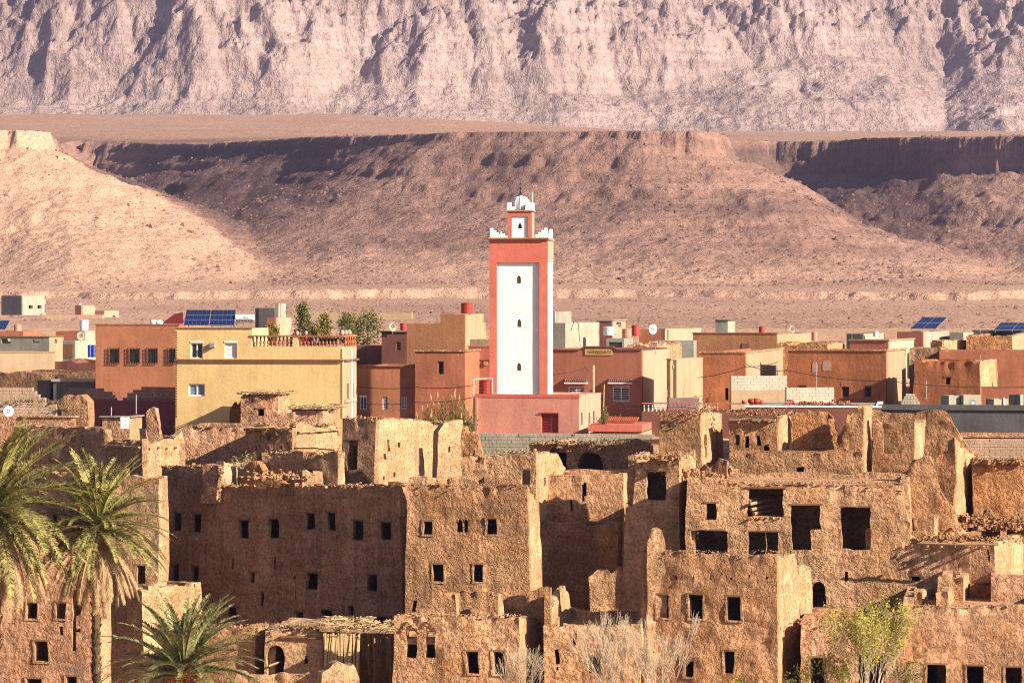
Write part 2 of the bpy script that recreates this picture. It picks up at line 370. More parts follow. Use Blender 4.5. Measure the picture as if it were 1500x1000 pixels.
# ------------------------------------------------------------------ walls
def slab_mesh(name, A, B, z0, top, th, holes=(), step=0.25, amp=0.03, freq=1.3, jit=0.0, crumb=0.0, seed=0, warp=None, loc=(0, 0, 0), drip=0.0):
    A = np.asarray(A, float); B = np.asarray(B, float)
    Ln = np.linalg.norm(B - A); d = (B - A) / Ln; nrm = np.array([d[1], -d[0]])
    if np.isscalar(top): top = [(0, top), (Ln, top)]
    tu = np.array([t[0] for t in top]); tz = np.array([t[1] for t in top]); zmax = tz.max() + crumb
    def lines(lo, hi, extra):
        n = max(1, int(round((hi - lo) / step))); g = np.linspace(lo, hi, n + 1)
        ex = np.array(sorted({round(e, 4) for e in extra if lo + 0.02 < e < hi - 0.02}))
        if len(ex):
            keep = np.abs(g[:, None] - ex[None]).min(1) > step * 0.35; keep[0] = keep[-1] = True
            g = np.sort(np.concatenate([g[keep], ex]))
        return g
    us = lines(0, Ln, [e for h in holes for e in h[:2]] + [t for t in tu])
    vs = lines(z0, zmax, [e for h in holes for e in h[2:4]])
    tt = np.interp(us, tu, tz)
    if crumb: tt = tt + crumb * (0.55 * vn(us * 0.9 + seed * 7.3, us * 0 + 3.1, seed=seed) + 0.5 * vn(us * 3.3 + seed, us * 0 + 9, seed=seed + 1)) - crumb * 2.2 * np.clip(vn(us * 1.9 + seed * 3.3, us * 0 + 5, seed=seed + 2) - .55, 0, 1)
    U, Z = np.meshgrid(us, vs, indexing='ij'); nu, nv = U.shape
    Z = np.minimum(Z, tt[:, None])
    if jit:
        inn = np.zeros_like(U, bool); inn[1:-1, 1:-1] = True; inn &= Z < tt[:, None] - 1e-4
        ju = jit * vn(U * 2.3, Z * 2.3 + seed, seed=5); jz = jit * vn(U * 2.3 + 40, Z * 2.3 + seed, seed=6)
        U2 = U + np.where(inn, ju, 0); Z2 = Z + np.where(inn, jz, 0)
    else: U2, Z2 = U, Z
    uc = (us[:-1] + us[1:]) / 2; vc = (vs[:-1] + vs[1:]) / 2
    ok = np.maximum(Z[:-1, 1:] - Z[:-1, :-1], Z[1:, 1:] - Z[1:, :-1]) > 1e-4
    for h in holes:
        ok &= ~(((uc > h[0]) & (uc < h[1]))[:, None] & ((vc > h[2]) & (vc < h[3]))[None])
    X = A[0] + d[0] * U2; Y = A[1] + d[1] * U2
    dis = 0
    if amp:
        dis = amp * (fbm(X * freq, Y * freq, Z2 * freq, 3, seed=2) + 0.5 * vn(X * 4.2, Y * 4.2, Z2 * 4.2, seed=9))
        if drip:
            ft = np.clip(1 - (tt[:, None] - Z2) / (0.55 + 0.35 * vn(U * 1.3, U * 0 + seed, seed=61)), 0, 1)
            dis = dis - drip * ft * np.clip(vn(U * 3.1 + seed, Z2 * 0.5, seed=62) + 0.25 + 0.5 * vn(U * 7.0, Z2 * 1.5, seed=63), 0, 1.3)
        e = np.clip(np.minimum(U, Ln - U) / 0.3, 0, 1); dis = dis * e
    Fv = np.stack([X + nrm[0] * dis, Y + nrm[1] * dis, Z2], -1).reshape(-1, 3)
    Bv = np.stack([X - nrm[0] * th, Y - nrm[1] * th, Z2], -1).reshape(-1, 3)
    idx = np.arange(nu * nv).reshape(nu, nv)
    i, j = np.nonzero(ok)
    q = np.stack([idx[i, j], idx[i + 1, j], idx[i + 1, j + 1], idx[i, j + 1]], 1)
    N = nu * nv
    V = [Fv, Bv]; Q = [q, q[:, ::-1] + N]; sm = [np.ones(len(q) * 2, bool)]
    pad = np.zeros((nu + 1, nv + 1), bool); pad[1:nu, 1:nv] = ok
    E = []
    for di, dj, a, b in ((-1, 0, (0, 1), (0, 0)), (1, 0, (1, 0), (1, 1)), (0, -1, (0, 0), (1, 0)), (0, 1, (1, 1), (0, 1))):
        nb = pad[i + 1 + di, j + 1 + dj]; k = ~nb
        E.append(np.stack([idx[i[k] + a[0], j[k] + a[1]], idx[i[k] + b[0], j[k] + b[1]]], 1))
    E = np.concatenate(E)
    nE = len(E); base = 2 * N
    V.append(Fv[E[:, 0]]); V.append(Fv[E[:, 1]]); V.append(Bv[E[:, 1]]); V.append(Bv[E[:, 0]])
    ar = np.arange(nE)
    Q.append(np.stack([base + ar + nE, base + ar, base + ar + 3 * nE, base + ar + 2 * nE], 1)); sm.append(np.zeros(nE, bool))
    V = np.concatenate(V); Q = np.concatenate(Q)
    n0 = len(V)
    for h in holes:                                   # arched heads
        if len(h) > 4 and h[4] in ('arch', 'point'):
            u0, u1, a0, a1 = h[:4]; w = (u1 - u0) / 2; uc_ = (u0 + u1) / 2; n = 12
            xs = np.linspace(-1, 1, n + 1)
            if h[4] == 'arch': yy = np.sqrt(np.maximum(0, 1 - xs ** 2)) * min(w, (a1 - a0) * .6)
            else: yy = (1 - np.abs(xs) ** 1.5) * w * 1.3
            H = yy.max(); zz = a1 - H + yy - 0.01
            pts = []
            for (off) in (0.0, -th):
                for zz_ in (np.full(n + 1, a1), zz):
                    pts.append(np.stack([A[0] + d[0] * (uc_ + xs * w) + nrm[0] * off, A[1] + d[1] * (uc_ + xs * w) + nrm[1] * off, zz_], 1))
            b0 = len(V); V = np.concatenate([V] + pts); m = n + 1; k = np.arange(n)
            f = np.stack([b0 + m + k, b0 + m + k + 1, b0 + k + 1, b0 + k], 1)
            g = np.stack([b0 + m + k, b0 + m + k + 1, b0 + 3 * m + k + 1, b0 + 3 * m + k], 1)
            Q = np.concatenate([Q, f, f[:, ::-1] + 2 * m, g]); sm.append(np.zeros(3 * n, bool))
    if warp is not None: V = warp(V)
    return mkmesh(name, V - np.asarray(loc), Q, np.concatenate(sm))
def wbox(g, A, B, u0, u1, z0, z1, o0, o1):
    """a box on the wall over A-B: o = distance out from its outer face"""
    d = (B - A) / np.linalg.norm(B - A); n = np.array([d[1], -d[0]])
    def pt(u, o, z): p = A + d * u + n * o; return (p[0], p[1], z)
    return g.hexa([pt(u0, o1, z0), pt(u1, o1, z0), pt(u1, o0, z0), pt(u0, o0, z0), pt(u0, o1, z1), pt(u1, o1, z1), pt(u1, o0, z1), pt(u0, o0, z1)])
def window_part(root, loc, A, B, u0, u1, z0, z1, kind):
    def mk(g, name, mat, par): return link(name, g.mesh(name, loc), mat, par)
    f = 0.07; g = Geo()
    fm = {'white': 'white_metal', 'grille': 'black_iron', 'shutter': 'white_metal', 'louvre': 'white_metal', 'bluewin': 'white_metal', 'reddoor': 'red_iron', 'darkwin': 'wood'}[kind]
    o0, o1 = (-0.2, -0.1) if kind != 'grille' else (-0.24, -0.16)
    for a in ((u0, u0 + f, z0, z1), (u1 - f, u1, z0, z1), (u0 + f, u1 - f, z0, z0 + f), (u0 + f, u1 - f, z1 - f, z1)):
        wbox(g, A, B, *a, o0, o1)
    um = (u0 + u1) / 2
    if kind in ('white', 'bluewin', 'grille', 'louvre'): wbox(g, A, B, um - 0.03, um + 0.03, z0 + f, z1 - f, o0, o1 - 0.01)
    w = mk(g, 'door' if kind == 'reddoor' else 'window', fm, root)
    if kind == 'shutter':
        n = 11
        for k in range(n):
            g = Geo(); a = z0 + f + (z1 - z0 - 2 * f) * k / n; b = z0 + f + (z1 - z0 - 2 * f) * (k + 0.86) / n
            wbox(g, A, B, u0 + f, u1 - f, a, b, -0.17, -0.13); mk(g, 'slat', 'white_metal', w)
        g = Geo(); wbox(g, A, B, u0 - 0.02, u1 + 0.02, z1, z1 + 0.12, -0.1, 0.03); mk(g, 'shutter_box', 'white_metal', w)
    else:
        g = Geo(); wbox(g, A, B, u0 + f, um - 0.03, z0 + f, z1 - f, -0.18, -0.165)
        pm = {'bluewin': 'blue_glass', 'reddoor': 'red_iron'}.get(kind, 'glass')
        pn = 'leaf' if kind == 'reddoor' else 'pane'
        mk(g, pn, pm, w)
        g = Geo(); wbox(g, A, B, um + (0.02 if kind == 'reddoor' else 0.03), u1 - f, z0 + f, z1 - f, -0.18 + (0.04 if kind == 'reddoor' else 0), -0.165 + (0.04 if kind == 'reddoor' else 0)); mk(g, pn, pm, w)
    if kind == 'white':
        g = Geo(); wbox(g, A, B, u0 - 0.02, u1 + 0.02, z1, z1 + 0.1, -0.1, 0.025); mk(g, 'lintel', 'white_metal', w)
    if kind == 'grille':
        g = Geo(); nb = 6
        for k in range(nb): u = u0 - .06 + (u1 - u0 + .12) * k / (nb - 1); wbox(g, A, B, u - 0.014, u + 0.014, z0 - 0.06, z1 + 0.06, 0.09, 0.115)
        for k in range(5): z = z0 - .05 + (z1 - z0 + .1) * k / 4; wbox(g, A, B, u0 - 0.08, u1 + 0.08, z - 0.014, z + 0.014, 0.116, 0.14)
        for k in (0, 1):
            for z in (z0 - .04, z1 + .04): u = u0 - .06 if k == 0 else u1 + .06; wbox(g, A, B, u - .014, u + .014, z - .014, z + .014, -0.02, 0.09)
        mk(g, 'grille', 'black_iron', w)
    if kind in ('louvre', 'reddoor'):
        n = 6
        for k in range(n):
            z = z0 + f + (z1 - z0 - 2 * f) * (k + 0.3) / n
            g = Geo(); wbox(g, A, B, u0 + f, u1 - f, z, z + 0.035, -0.12 if kind == 'louvre' else -0.16, -0.075 if kind == 'louvre' else -0.11)
            mk(g, 'slat' if kind == 'louvre' else 'crossbar', 'white_metal' if kind == 'louvre' else 'red_iron', w)
    return w
NH = [0]
def house(name, label, cat, px0, px1, ptop, Y, th=8, pxr=None, D=6.0, z0=None, mat='adobe', rmat=None, ruin=True, ftop=None, rtop=None,
          fholes=(), rholes=(), thick=0.45, parapet=0.35, roof=True, group=None, step=None, amp=None, crumb=None, taper=0.0, back=True, lintels=True, roofmat=None, htop=None, surround=False, free=False):
    """px0-px1: the front's edges in the photo, Y: depth of its right corner, th: turn in degrees (front turned to the left); pxr: where the right side ends"""
    NH[0] += 1; seed = NH[0]
    s, c = math.sin(R(th)), math.cos(R(th)); a0 = (px0 - CX) / F
    Rr = np.array([(px1 - CX) / F * Y, Y]); dF = np.array([c, -s]); e = np.array([s, c])
    W = (Rr[0] - a0 * Y) / (c + a0 * s); Lf = Rr - W * dF
    if pxr is not None:
        b = (pxr - CX) / F; D = (b * Y - Rr[0]) / (s - b * c)
    zt = zat(ptop, Y); z0 = gz(Y) - 2.0 if z0 is None else (z0 if free else min(z0, gz(Y) - .4))
    cen = (Lf + Rr) / 2 + e * D / 2
    loc = np.array([cen[0], cen[1], z0]); t = thing(name, label, cat, loc, group)
    amp = (0.045 if ruin else 0.006) if amp is None else amp
    step = (0.19 if ruin else 0.5) if step is None else step
    crumb = (0.17 if ruin else 0.0) if crumb is None else crumb
    if ruin:
        def warp(V):
            k = 1 - taper * (V[:, 2] - z0); V = V.copy()
            V[:, 0] = cen[0] + (V[:, 0] - cen[0]) * k; V[:, 1] = cen[1] + (V[:, 1] - cen[1]) * k
            for ax in (0, 1): V[:, ax] += 0.09 * vn(V[:, 0] * 0.45, V[:, 1] * 0.45, V[:, 2] * 0.45, seed=40 + ax) + 0.035 * vn(V[:, 0] * 1.7, V[:, 1] * 1.7, V[:, 2] * 1.7, seed=50 + ax)
            return V
    else: warp = None
    def conv(A, B, holes): 
        out = []
        for h in holes:
            (u0, za), (u1, zb) = hit(A, B, h[0], h[2]), hit(A, B, h[1], h[3])
            out.append((u0, u1, min(za, zb), max(za, zb), h[4] if len(h) > 4 else ''))
        return out
    fh = conv(Lf, Rr, fholes); RB = Rr + e * D; LB = Lf + e * D
    r0 = Rr + e * thick; rh = conv(r0, RB, rholes)
    tf = zt if ftop is None else [hit(Lf, Rr, *p) for p in ftop]
    tr = (zt if rtop is None else [hit(r0, RB, *p) for p in rtop])
    if not np.isscalar(tr): tr = [(max(0, u), z) for u, z in tr]
    zr = min([zt] + ([z for u, z in tf] if not np.isscalar(tf) else []) + ([z for u, z in tr] if not np.isscalar(tr) else [])) if htop is None else htop
    mk = dict(step=step, amp=amp, jit=0.05 if ruin else 0, crumb=crumb, warp=warp, loc=loc, drip=0.16 if ruin else 0)
    link('wall', slab_mesh('wall', Lf, Rr, z0, tf, thick, fh, seed=seed, **mk), mat, t)
    link('wall', slab_mesh('wall', r0, RB, z0, tr, thick, rh, seed=seed + 100, **mk), rmat or mat, t)
    if back:
        mk2 = dict(mk); mk2.update(step=max(step * 3, .6), amp=0)
        link('wall', slab_mesh('wall', RB - e * .002, LB - e * .002, z0, zr if np.isscalar(tf) else zr + .1, thick, seed=seed + 200, **mk2), mat, t)
        link('wall', slab_mesh('wall', LB - e * thick, Lf + e * thick, z0, zr if np.isscalar(tf) else zr + .1, thick, seed=seed + 300, **mk2), mat, t)
    if roof:
        i = thick * 0.6; zz = zr - parapet
        cs = [Lf + dF * i + e * i, Rr - dF * i + e * i, RB - dF * i - e * i, LB + dF * i - e * i]
        V = np.array([(p[0], p[1], zz - .25) for p in cs] + [(p[0], p[1], zz) for p in cs])
        if warp: V = warp(V)
        link('roof', Geo().hexa(V).mesh('roof', loc), roofmat or (mat if ruin else 'concrete'), t)
    for h in fh:
        if h[4] in ('white', 'grille', 'shutter', 'louvre', 'bluewin', 'reddoor', 'darkwin'): window_part(t, loc, Lf, Rr, *h[:4], h[4])
        elif h[4] == '' and ruin and lintels and h[1] - h[0] > 0.32:
            g = Geo(); wbox(g, Lf, Rr, h[0] - 0.12, h[1] + 0.12, h[3] - 0.02, h[3] + 0.06, -thick * .9, 0.03)
            V = np.concatenate(g.v); V = warp(V); g.v = [V]
            link('lintel', g.mesh('lintel', loc), 'wood', t)
            if surround:
                g = Geo(); q = 0.10
                for k in range(5):
                    a_, b_ = h[2] + (h[3] - h[2]) * k / 5, h[2] + (h[3] - h[2]) * (k + 1) / 5; r_ = random.uniform(.6, 1.3) * q; r2 = random.uniform(.6, 1.3) * q
                    wbox(g, Lf, Rr, h[0] - r_, h[0], a_, b_, -.1, .04); wbox(g, Lf, Rr, h[1], h[1] + r2, a_, b_, -.1, .04)
                wbox(g, Lf, Rr, h[0] - q, h[1] + q, h[2] - q * .8, h[2], -.1, .05)
                g.v = [warp(np.concatenate(g.v))]; link('window_surround', g.mesh('window_surround', loc), 'adobe_smooth', t)
    for h in rh:
        if h[4] in ('white', 'grille', 'shutter', 'louvre', 'bluewin', 'darkwin'): window_part(t, loc, r0, RB, *h[:4], h[4])
    return dict(t=t, loc=loc, L=Lf, R=Rr, RB=RB, LB=LB, r0=r0, zt=zt, e=e, d=dF, D=D, W=W, warp=warp, z0=z0)
def wall(name, label, px0, px1, Y, prof, th=8, thick=0.4, z0=None, mat='adobe', holes=(), crumb=0.2, amp=0.05, step=0.18, group=None, cat='ruined wall', free=False):
    """a free-standing ruined wall, its top given by photo points"""
    NH[0] += 1
    s, c = math.sin(R(th)), math.cos(R(th)); a0 = (px0 - CX) / F
    Rr = np.array([(px1 - CX) / F * Y, Y]); dF = np.array([c, -s]); W = (Rr[0] - a0 * Y) / (c + a0 * s); Lf = Rr - W * dF
    z0 = gz(Y) - 1.5 if z0 is None else (z0 if free else min(z0, gz(Y) - .4))
    hs = []
    for h in holes:
        (u0, za), (u1, zb) = hit(Lf, Rr, h[0], h[2]), hit(Lf, Rr, h[1], h[3]); hs.append((u0, u1, min(za, zb), max(za, zb), h[4] if len(h) > 4 else ''))
    loc = np.array([*((Lf + Rr) / 2), z0])
    def warp(V):
        V = V.copy()
        for ax in (0, 1): V[:, ax] += 0.1 * vn(V[:, 0] * 0.5, V[:, 1] * 0.5, V[:, 2] * 0.5, seed=40 + ax) + 0.05 * vn(V[:, 0] * 2, V[:, 1] * 2, V[:, 2] * 2, seed=50 + ax)
        return V
    me = slab_mesh(name, Lf, Rr, z0, [hit(Lf, Rr, *p) for p in prof], thick, hs, step, amp, jit=0.06, crumb=crumb, seed=NH[0], warp=warp, loc=loc, drip=0.2)
    o = link(name, me, mat); o.location = loc; tag(o, label, cat, group)
    return dict(t=o, loc=loc, L=Lf, R=Rr, d=dF, e=np.array([s, c]), W=W)
def rubble(name, pts, n, size, mat, parent=None, spread=0.3, seed=0, h=0.25, loc=(0, 0, 0)):
    """loose lumps and straw along a line, one part"""
    rng = np.random.default_rng(seed); g = Geo(); pts = np.asarray(pts, float)
    size = size * .72
    for k in range(int(n * 1.9)):
        t = rng.uniform(0, len(pts) - 1.001); i = int(t); p = pts[i] + (pts[i + 1] - pts[i]) * (t - i)
        p = p + np.array([rng.normal(0, spread), rng.normal(0, spread), 0]) + (0, 0, abs(rng.normal(0, h)))
        s = size * 0.2 / rng.uniform(0.2, 1.0) * rng.uniform(.7, 1.1); p[2] -= s * .25; g.chunk(p, (s, s * rng.uniform(.6, 1), s * rng.uniform(.35, .8)), rng)
    o = link(name, g.mesh(name, loc), mat, parent); o['kind'] = 'stuff'
    return o
# ------------------------------------------------------------------ the land
def grid_mesh(name, xs, ys, zfun):
    X, Y = np.meshgrid(xs, ys, indexing='ij'); Z = zfun(X, Y)
    nx, ny = X.shape; idx = np.arange(nx * ny).reshape(nx, ny)
    Q = np.stack([idx[:-1, :-1], idx[1:, :-1], idx[1:, 1:], idx[:-1, 1:]], -1).reshape(-1, 4)
    V = np.stack([X, Y, Z], -1).reshape(-1, 3)
    return mkmesh(name, V, Q, True), X, Y, Z
def structure(name, me, mat):
    o = link(name, me, mat); o['kind'] = 'structure'; o['label'] = STRUCT[name][0]; o['category'] = STRUCT[name][1]; return o
STRUCT = {'ground': ('bare earth between the mud houses and under the town', 'ground'),
          'hill': ('brown stony tableland with a cliff edge and gullies above the town', 'hill'),
          'mountain': ('pale lavender rock mountain face behind the tableland', 'mountain')}
def ground_z(X, Y):
    return np.interp(Y, GY, GZ) + 0.12 * fbm(X * .25, Y * .25, None, 3, 3) * (Y > 90)
me, *_ = grid_mesh('ground', np.linspace(-260, 260, 160), np.concatenate([np.linspace(-150, 100, 26), np.linspace(104, 360, 130)]), ground_z)
structure('ground', me, 'plain_earth')

EDGE = [(-900, 1180), (-400, 1150), (-150, 1120), (-40, 1105), (30, 1112), (64, 1130), (76, 1200), (86, 1400), (110, 1490), (190, 1450), (300, 1360), (410, 1275), (510, 1205), (640, 1155),
        (800, 1130), (950, 1116), (1030, 1116), (1056, 1136), (1060, 1200), (1072, 1300), (1140, 1316), (1232, 1302), (1268, 1266), (1320, 1238), (1400, 1214), (1500, 1192), (1700, 1160), (2300, 1120)]
EP = np.array([((p - CX) / F * y, y) for p, y in EDGE])
def ztop(X, Y):
    k = np.clip((X + 120) / 240, 0, 1); sl = 0.082 + (0.066 - 0.082) * k
    return np.where(Y < 1400, 86 + 0.034 * (Y - 1140), 94.8 + sl * (Y - 1400)) + 0.8 * fbm(X * .02, Y * .02, None, 3, 8)
def hill_z(X, Y):
    wx = X + 2.5 * fbm(X * .035, Y * .035, None, 3, 21) + 1.4 * fbm(X * .16, Y * .16, None, 2, 23)
    wy = Y + 4 * fbm(X * .035, Y * .035, None, 3, 31) + 2.0 * fbm(X * .16, Y * .16, None, 2, 33)
    d2 = np.full(X.shape, 1e9); ins = np.zeros(X.shape, bool); side = np.zeros(X.shape)
    for (ax, ay), (bx, by) in zip(EP[:-1], EP[1:]):
        ex, ey = bx - ax, by - ay; t = np.clip(((wx - ax) * ex + (wy - ay) * ey) / (ex * ex + ey * ey), 0, 1)
        q = (wx - ax - t * ex) ** 2 + (wy - ay - t * ey) ** 2; d2 = np.minimum(d2, q)
        lo, hi = (ax, bx) if ax < bx else (bx, ax)
        cr = ((wx >= lo) & (wx < hi)) & (wy > ay + (wx - ax) * (ey / (ex if abs(ex) > 1e-6 else 1e-6)))
        ins ^= cr
    d = np.sqrt(d2)
    pxq = X / Y * F + CX
    Hc = np.interp(pxq, [-300, 0, 60, 200, 300, 520, 640, 800, 940, 1030, 1120, 1200, 1270, 1340, 1500], [6, 6.5, 6.5, 4, 4, 4.5, 2.0, 1.5, 3, 8, 7, 8, 13, 17, 15])
    Hc = Hc * (1 + 0.25 * fbm(X * .05, Y * .05, None, 2, 77))
    zt = ztop(X, Y)
    zp = np.interp(Y, [300, 330, 400, 700, 880, 960, 1100, 1300, 2300], [14, 14.8, 16.6, 18.6, 20.3, 23.0, 27, 31, 45]) + 0.5 * fbm(X * .03, Y * .03, None, 4, 41) + .12 * fbm(X * .3, Y * .3, None, 3, 46)
    led = Y - 890 - 30 * fbm(X * .012, X * 0, None, 3, 61) - 8 * fbm(X * .08, Y * .08, None, 3, 62)       # the broken bank at the foot of the slopes
    zp = zp + (2.6 + 1.3 * fbm(X * .02, Y * 0, None, 2, 64)) * np.clip(led / 4, 0, 1) + 0.5 * fbm(X * .35, Y * .35, None, 3, 66) * np.clip(1 - np.abs(led - 3) / 9, 0, 1)
    d = np.maximum(0, d + 1.1 * fbm(X * .22, Y * .22, None, 3, 71, ridged=True) * np.clip(Hc / 6, 0.3, 1.5))
    cl = Hc * np.clip(d / (0.30 * Hc + .3), 0, 1); st_ = cl / (Hc + .01) * 3.0; cl = Hc * (np.floor(st_) + np.clip((st_ - np.floor(st_)) * 2.2, 0, 1)) / 3.0; cl = np.minimum(cl, Hc)
    Lt = np.interp(pxq, [0, 100, 500, 800, 1050, 1200, 1500], [150, 190, 170, 150, 165, 150, 150])
    H = zt - Hc - (zp - 1.0); t = np.clip((d - 0.35 * Hc) / Lt, 0, 1.0)
    tal = zt - cl - H * (1 - (1 - t) ** 1.55)
    tal = tal - 1.1 * np.clip(fbm(wx * .05, wy * .018, None, 4, 91, ridged=True), 0, 1) * np.clip(d / 15, 0, 1) * np.clip((Lt * 1.0 - d) / 40, 0, 1)
    # rock bands half way down the slopes
    rel = (zt - tal)
    for lev, hgt, sd_, thr in ((5.5, 1.6, 4, -.1), (9.5, 2.8, 5, -.05), (14, 1.6, 8, 0.05), (20, 2.2, 6, 0.05), (32, 1.6, 7, 0.15)):
        m = np.clip((fbm(X * .015, Y * .015, None, 3, 300 + sd_) - thr) * 4, 0, 1)
        tal = tal - m * hgt * np.clip((rel - lev - 1.5 * fbm(X * .04, Y * .04, None, 2, 310 + sd_)) / 1.0, 0, 1) + m * hgt * np.clip((rel - lev) / 40, 0, 1)
    rough = np.clip((zt - tal) / 4, 0, 1) * np.clip((tal - zp) / 10, 0.1, 1)
    tal = tal + rough * (0.35 * fbm(X * .11, Y * .11, None, 4, 51) + 0.5 * fbm(X * .4, Y * .4, None, 3, 52))
    out = np.maximum(tal, zp)
    sm = 3.0; w = np.clip(0.5 + 0.5 * (tal - zp) / sm, 0, 1); out = zp + (tal - zp) * w + sm * w * (1 - w) * 0.5
    return np.where(ins, zt + 0.25 * fbm(X * .25, Y * .25, None, 3, 55), out)
ys = np.concatenate([np.linspace(330, 860, 70), np.linspace(866, 960, 70), np.linspace(961, 1180, 230), np.linspace(1181.2, 1450, 170), np.linspace(1457, 2300, 70)])
me, HX, HYY, HZ = grid_mesh('hill', np.linspace(-440, 440, 900), ys, hill_z)
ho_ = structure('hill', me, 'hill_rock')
xs_ = np.interp(HYY, [950, 1040, 1100, 1150, 1200], [-80, -86, -120, -158, -185]) + 5 * fbm(HX * .05, HYY * .05, None, 3, 500)
sand = np.clip((xs_ - HX) / 8, 0, 1) * np.clip((1190 - HYY) / 40, 0, 1)                     # pale scree on the western spur
zpl = np.interp(HYY, [300, 330, 400, 700, 880, 960, 1100, 1300, 2300], [14, 14.8, 16.6, 18.6, 20.3, 23.0, 27, 31, 45])
sand = np.maximum(sand, (0.75 + .35 * fbm(HX * .02, HYY * .006, None, 4, 502)) * np.clip(1 - (HZ - zpl - 3) / 9, 0, 1) * (HYY < 1100))
sand = np.maximum(sand, 0.55 * np.clip((HYY - 1480) / 100, 0, 1))
dk = np.clip((HX - xs_) / 10, 0, 1) * np.clip((-42 - HX + 26 * fbm(HX * .02, HYY * .02, None, 3, 511)) / 30, 0, 1) * np.clip((HYY - 1060) / 60, 0, 1)  # dark rock of the western flank, with its shade painted into the colour
dk = np.maximum(dk, np.clip((HX - 92 - np.clip(1200 - HYY, 0, 400) * .35) / 10, 0, 1) * np.clip((196 - HX + 16 * fbm(HX * .02, HYY * .02, None, 3, 512)) / 25, 0, 1) * np.clip((HYY - 1090) / 60, 0, 1))  # same mix of dark rock and painted shade in the eastern gully
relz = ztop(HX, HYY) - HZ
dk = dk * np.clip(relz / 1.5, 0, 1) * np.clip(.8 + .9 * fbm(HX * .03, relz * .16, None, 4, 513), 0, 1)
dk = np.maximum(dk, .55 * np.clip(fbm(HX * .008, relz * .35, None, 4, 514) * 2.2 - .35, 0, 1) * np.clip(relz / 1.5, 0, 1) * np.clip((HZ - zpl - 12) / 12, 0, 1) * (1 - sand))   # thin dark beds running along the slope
at = me.attributes.new('dark_scree_and_shade', 'FLOAT', 'POINT'); at.data.foreach_set('value', np.clip(dk, 0, 1).astype(np.float32).ravel())
at = me.attributes.new('sand', 'FLOAT', 'POINT'); at.data.foreach_set('value', np.clip(sand, 0, 1).astype(np.float32).ravel())

def mount_z(X, Y):
    px = X / Y * F + CX
    qx = X + 14 * fbm(X * .02, Y * .02, None, 3, 151); qy = Y + 14 * fbm(X * .02, Y * .02, None, 3, 152)
    base = np.interp(px, [-300, 0, 300, 520, 800, 1000, 1250, 1330, 1385, 1420, 1470, 1800], [10, 5, 20, 20, 0, -10, -10, -14, -40, -18, 5, 10])
    spur = fbm(qx * .0065 + 3, qy * .0022, None, 2, 101, ridged=True)
    s = Y - 2225 + base + 30 * spur + 8 * fbm(qx * .022, qy * .012, None, 4, 103, ridged=True)
    talus = 0.43 * np.clip(s, -200, 1e9)
    th = np.interp(px, [0, 300, 600, 800, 950, 1100, 1300, 1420, 1500], [70, 60, 75, 60, 85, 150, 160, 150, 130]) + 45 * fbm(qx * .009, qy * .006, None, 3, 121)
    k = np.clip((s - th) / 30, 0, 1)
    cliff = np.clip(s - th, 0, 1e9) * np.interp(px, [0, 700, 1000, 1250, 1420, 1500], [.75, .6, .4, .25, .3, .3])
    z = 146 + talus + cliff
    crag = 0.28 + 0.72 * k
    flute = fbm((qx + .35 * qy) * .05, qy * .013, None, 5, 161, gain=.6, ridged=True)
    z = z + (1.2 + 4.5 * k) * flute * np.clip((s + 10) / 40, 0, 1)
    z = z + crag * (34 * fbm((qx + .8 * qy) * .0062, (qy - .45 * qx) * .0085, None, 7, 131, gain=.58, ridged=True) + 12 * fbm(X * .035, Y * .03, None, 5, 133, gain=.6, ridged=True)) * np.clip((s + 20) / 60, 0, 1)
    z = z + (1.0 + 2.4 * k) * fbm(X * .10, Y * .10, z * .07, 4, 141, gain=.65, ridged=True)
    return np.minimum(z, 640 + 0.05 * s)
me, *_ = grid_mesh('mountain', np.linspace(-820, 820, 860), np.concatenate([np.linspace(2120, 2200, 16), np.linspace(2202, 2560, 300), np.linspace(2566, 3100, 40)]), mount_z)
structure('mountain', me, 'mountain_rock')

# boulders strewn over the slopes: one mass nobody could count
def hz_at(x, y):
    ix = np.clip(np.searchsorted(HX[:, 0], x) - 1, 0, HX.shape[0] - 2); iy = np.clip(np.searchsorted(ys, y) - 1, 0, len(ys) - 2)
    return HZ[ix, iy]
rng = np.random.default_rng(5); nb = 26000
bx = rng.uniform(-260, 260, nb * 2); by = rng.uniform(930, 1420, nb * 2)
keep = (vn(bx * .03, by * .03, seed=400) + 0.7 * vn(bx * .1, by * .1, seed=401) > rng.uniform(-0.9, 1.1, nb * 2)) & (np.abs(bx) < by * .2)
keep &= ~((bx < np.interp(by, [950, 1040, 1100, 1150, 1200], [-80, -86, -120, -158, -185])) & (by < 1190) & (rng.random(nb * 2) < .72))
bx, by = bx[keep][:nb], by[keep][:nb]; bz = hz_at(bx, by); n = len(bx)
r = 0.2 + 0.75 * rng.power(0.25, n) * rng.uniform(.3, 1, n)
base = np.array([(-1, -1, -.6), (1, -1, -.6), (1, 1, -.6), (-1, 1, -.6), (-.7, -.7, 1), (.7, -.7, 1), (.7, .7, 1), (-.7, .7, 1)])
V = base[None] * rng.uniform(.5, 1.2, (n, 8, 3)) * r[:, None, None] + np.stack([bx, by, bz + r * .2], 1)[:, None]
fq = np.array([(4, 5, 6, 7), (0, 1, 5, 4), (1, 2, 6, 5), (2, 3, 7, 6), (3, 0, 4, 7)])
Q = (fq[None] + (np.arange(n) * 8)[:, None, None]).reshape(-1, 4)
o = link('boulders', mkmesh('boulders', V.reshape(-1, 3), Q), 'boulder_rock'); o['kind'] = 'stuff'; tag(o, 'countless brown boulders strewn over the stony slopes', 'boulders')

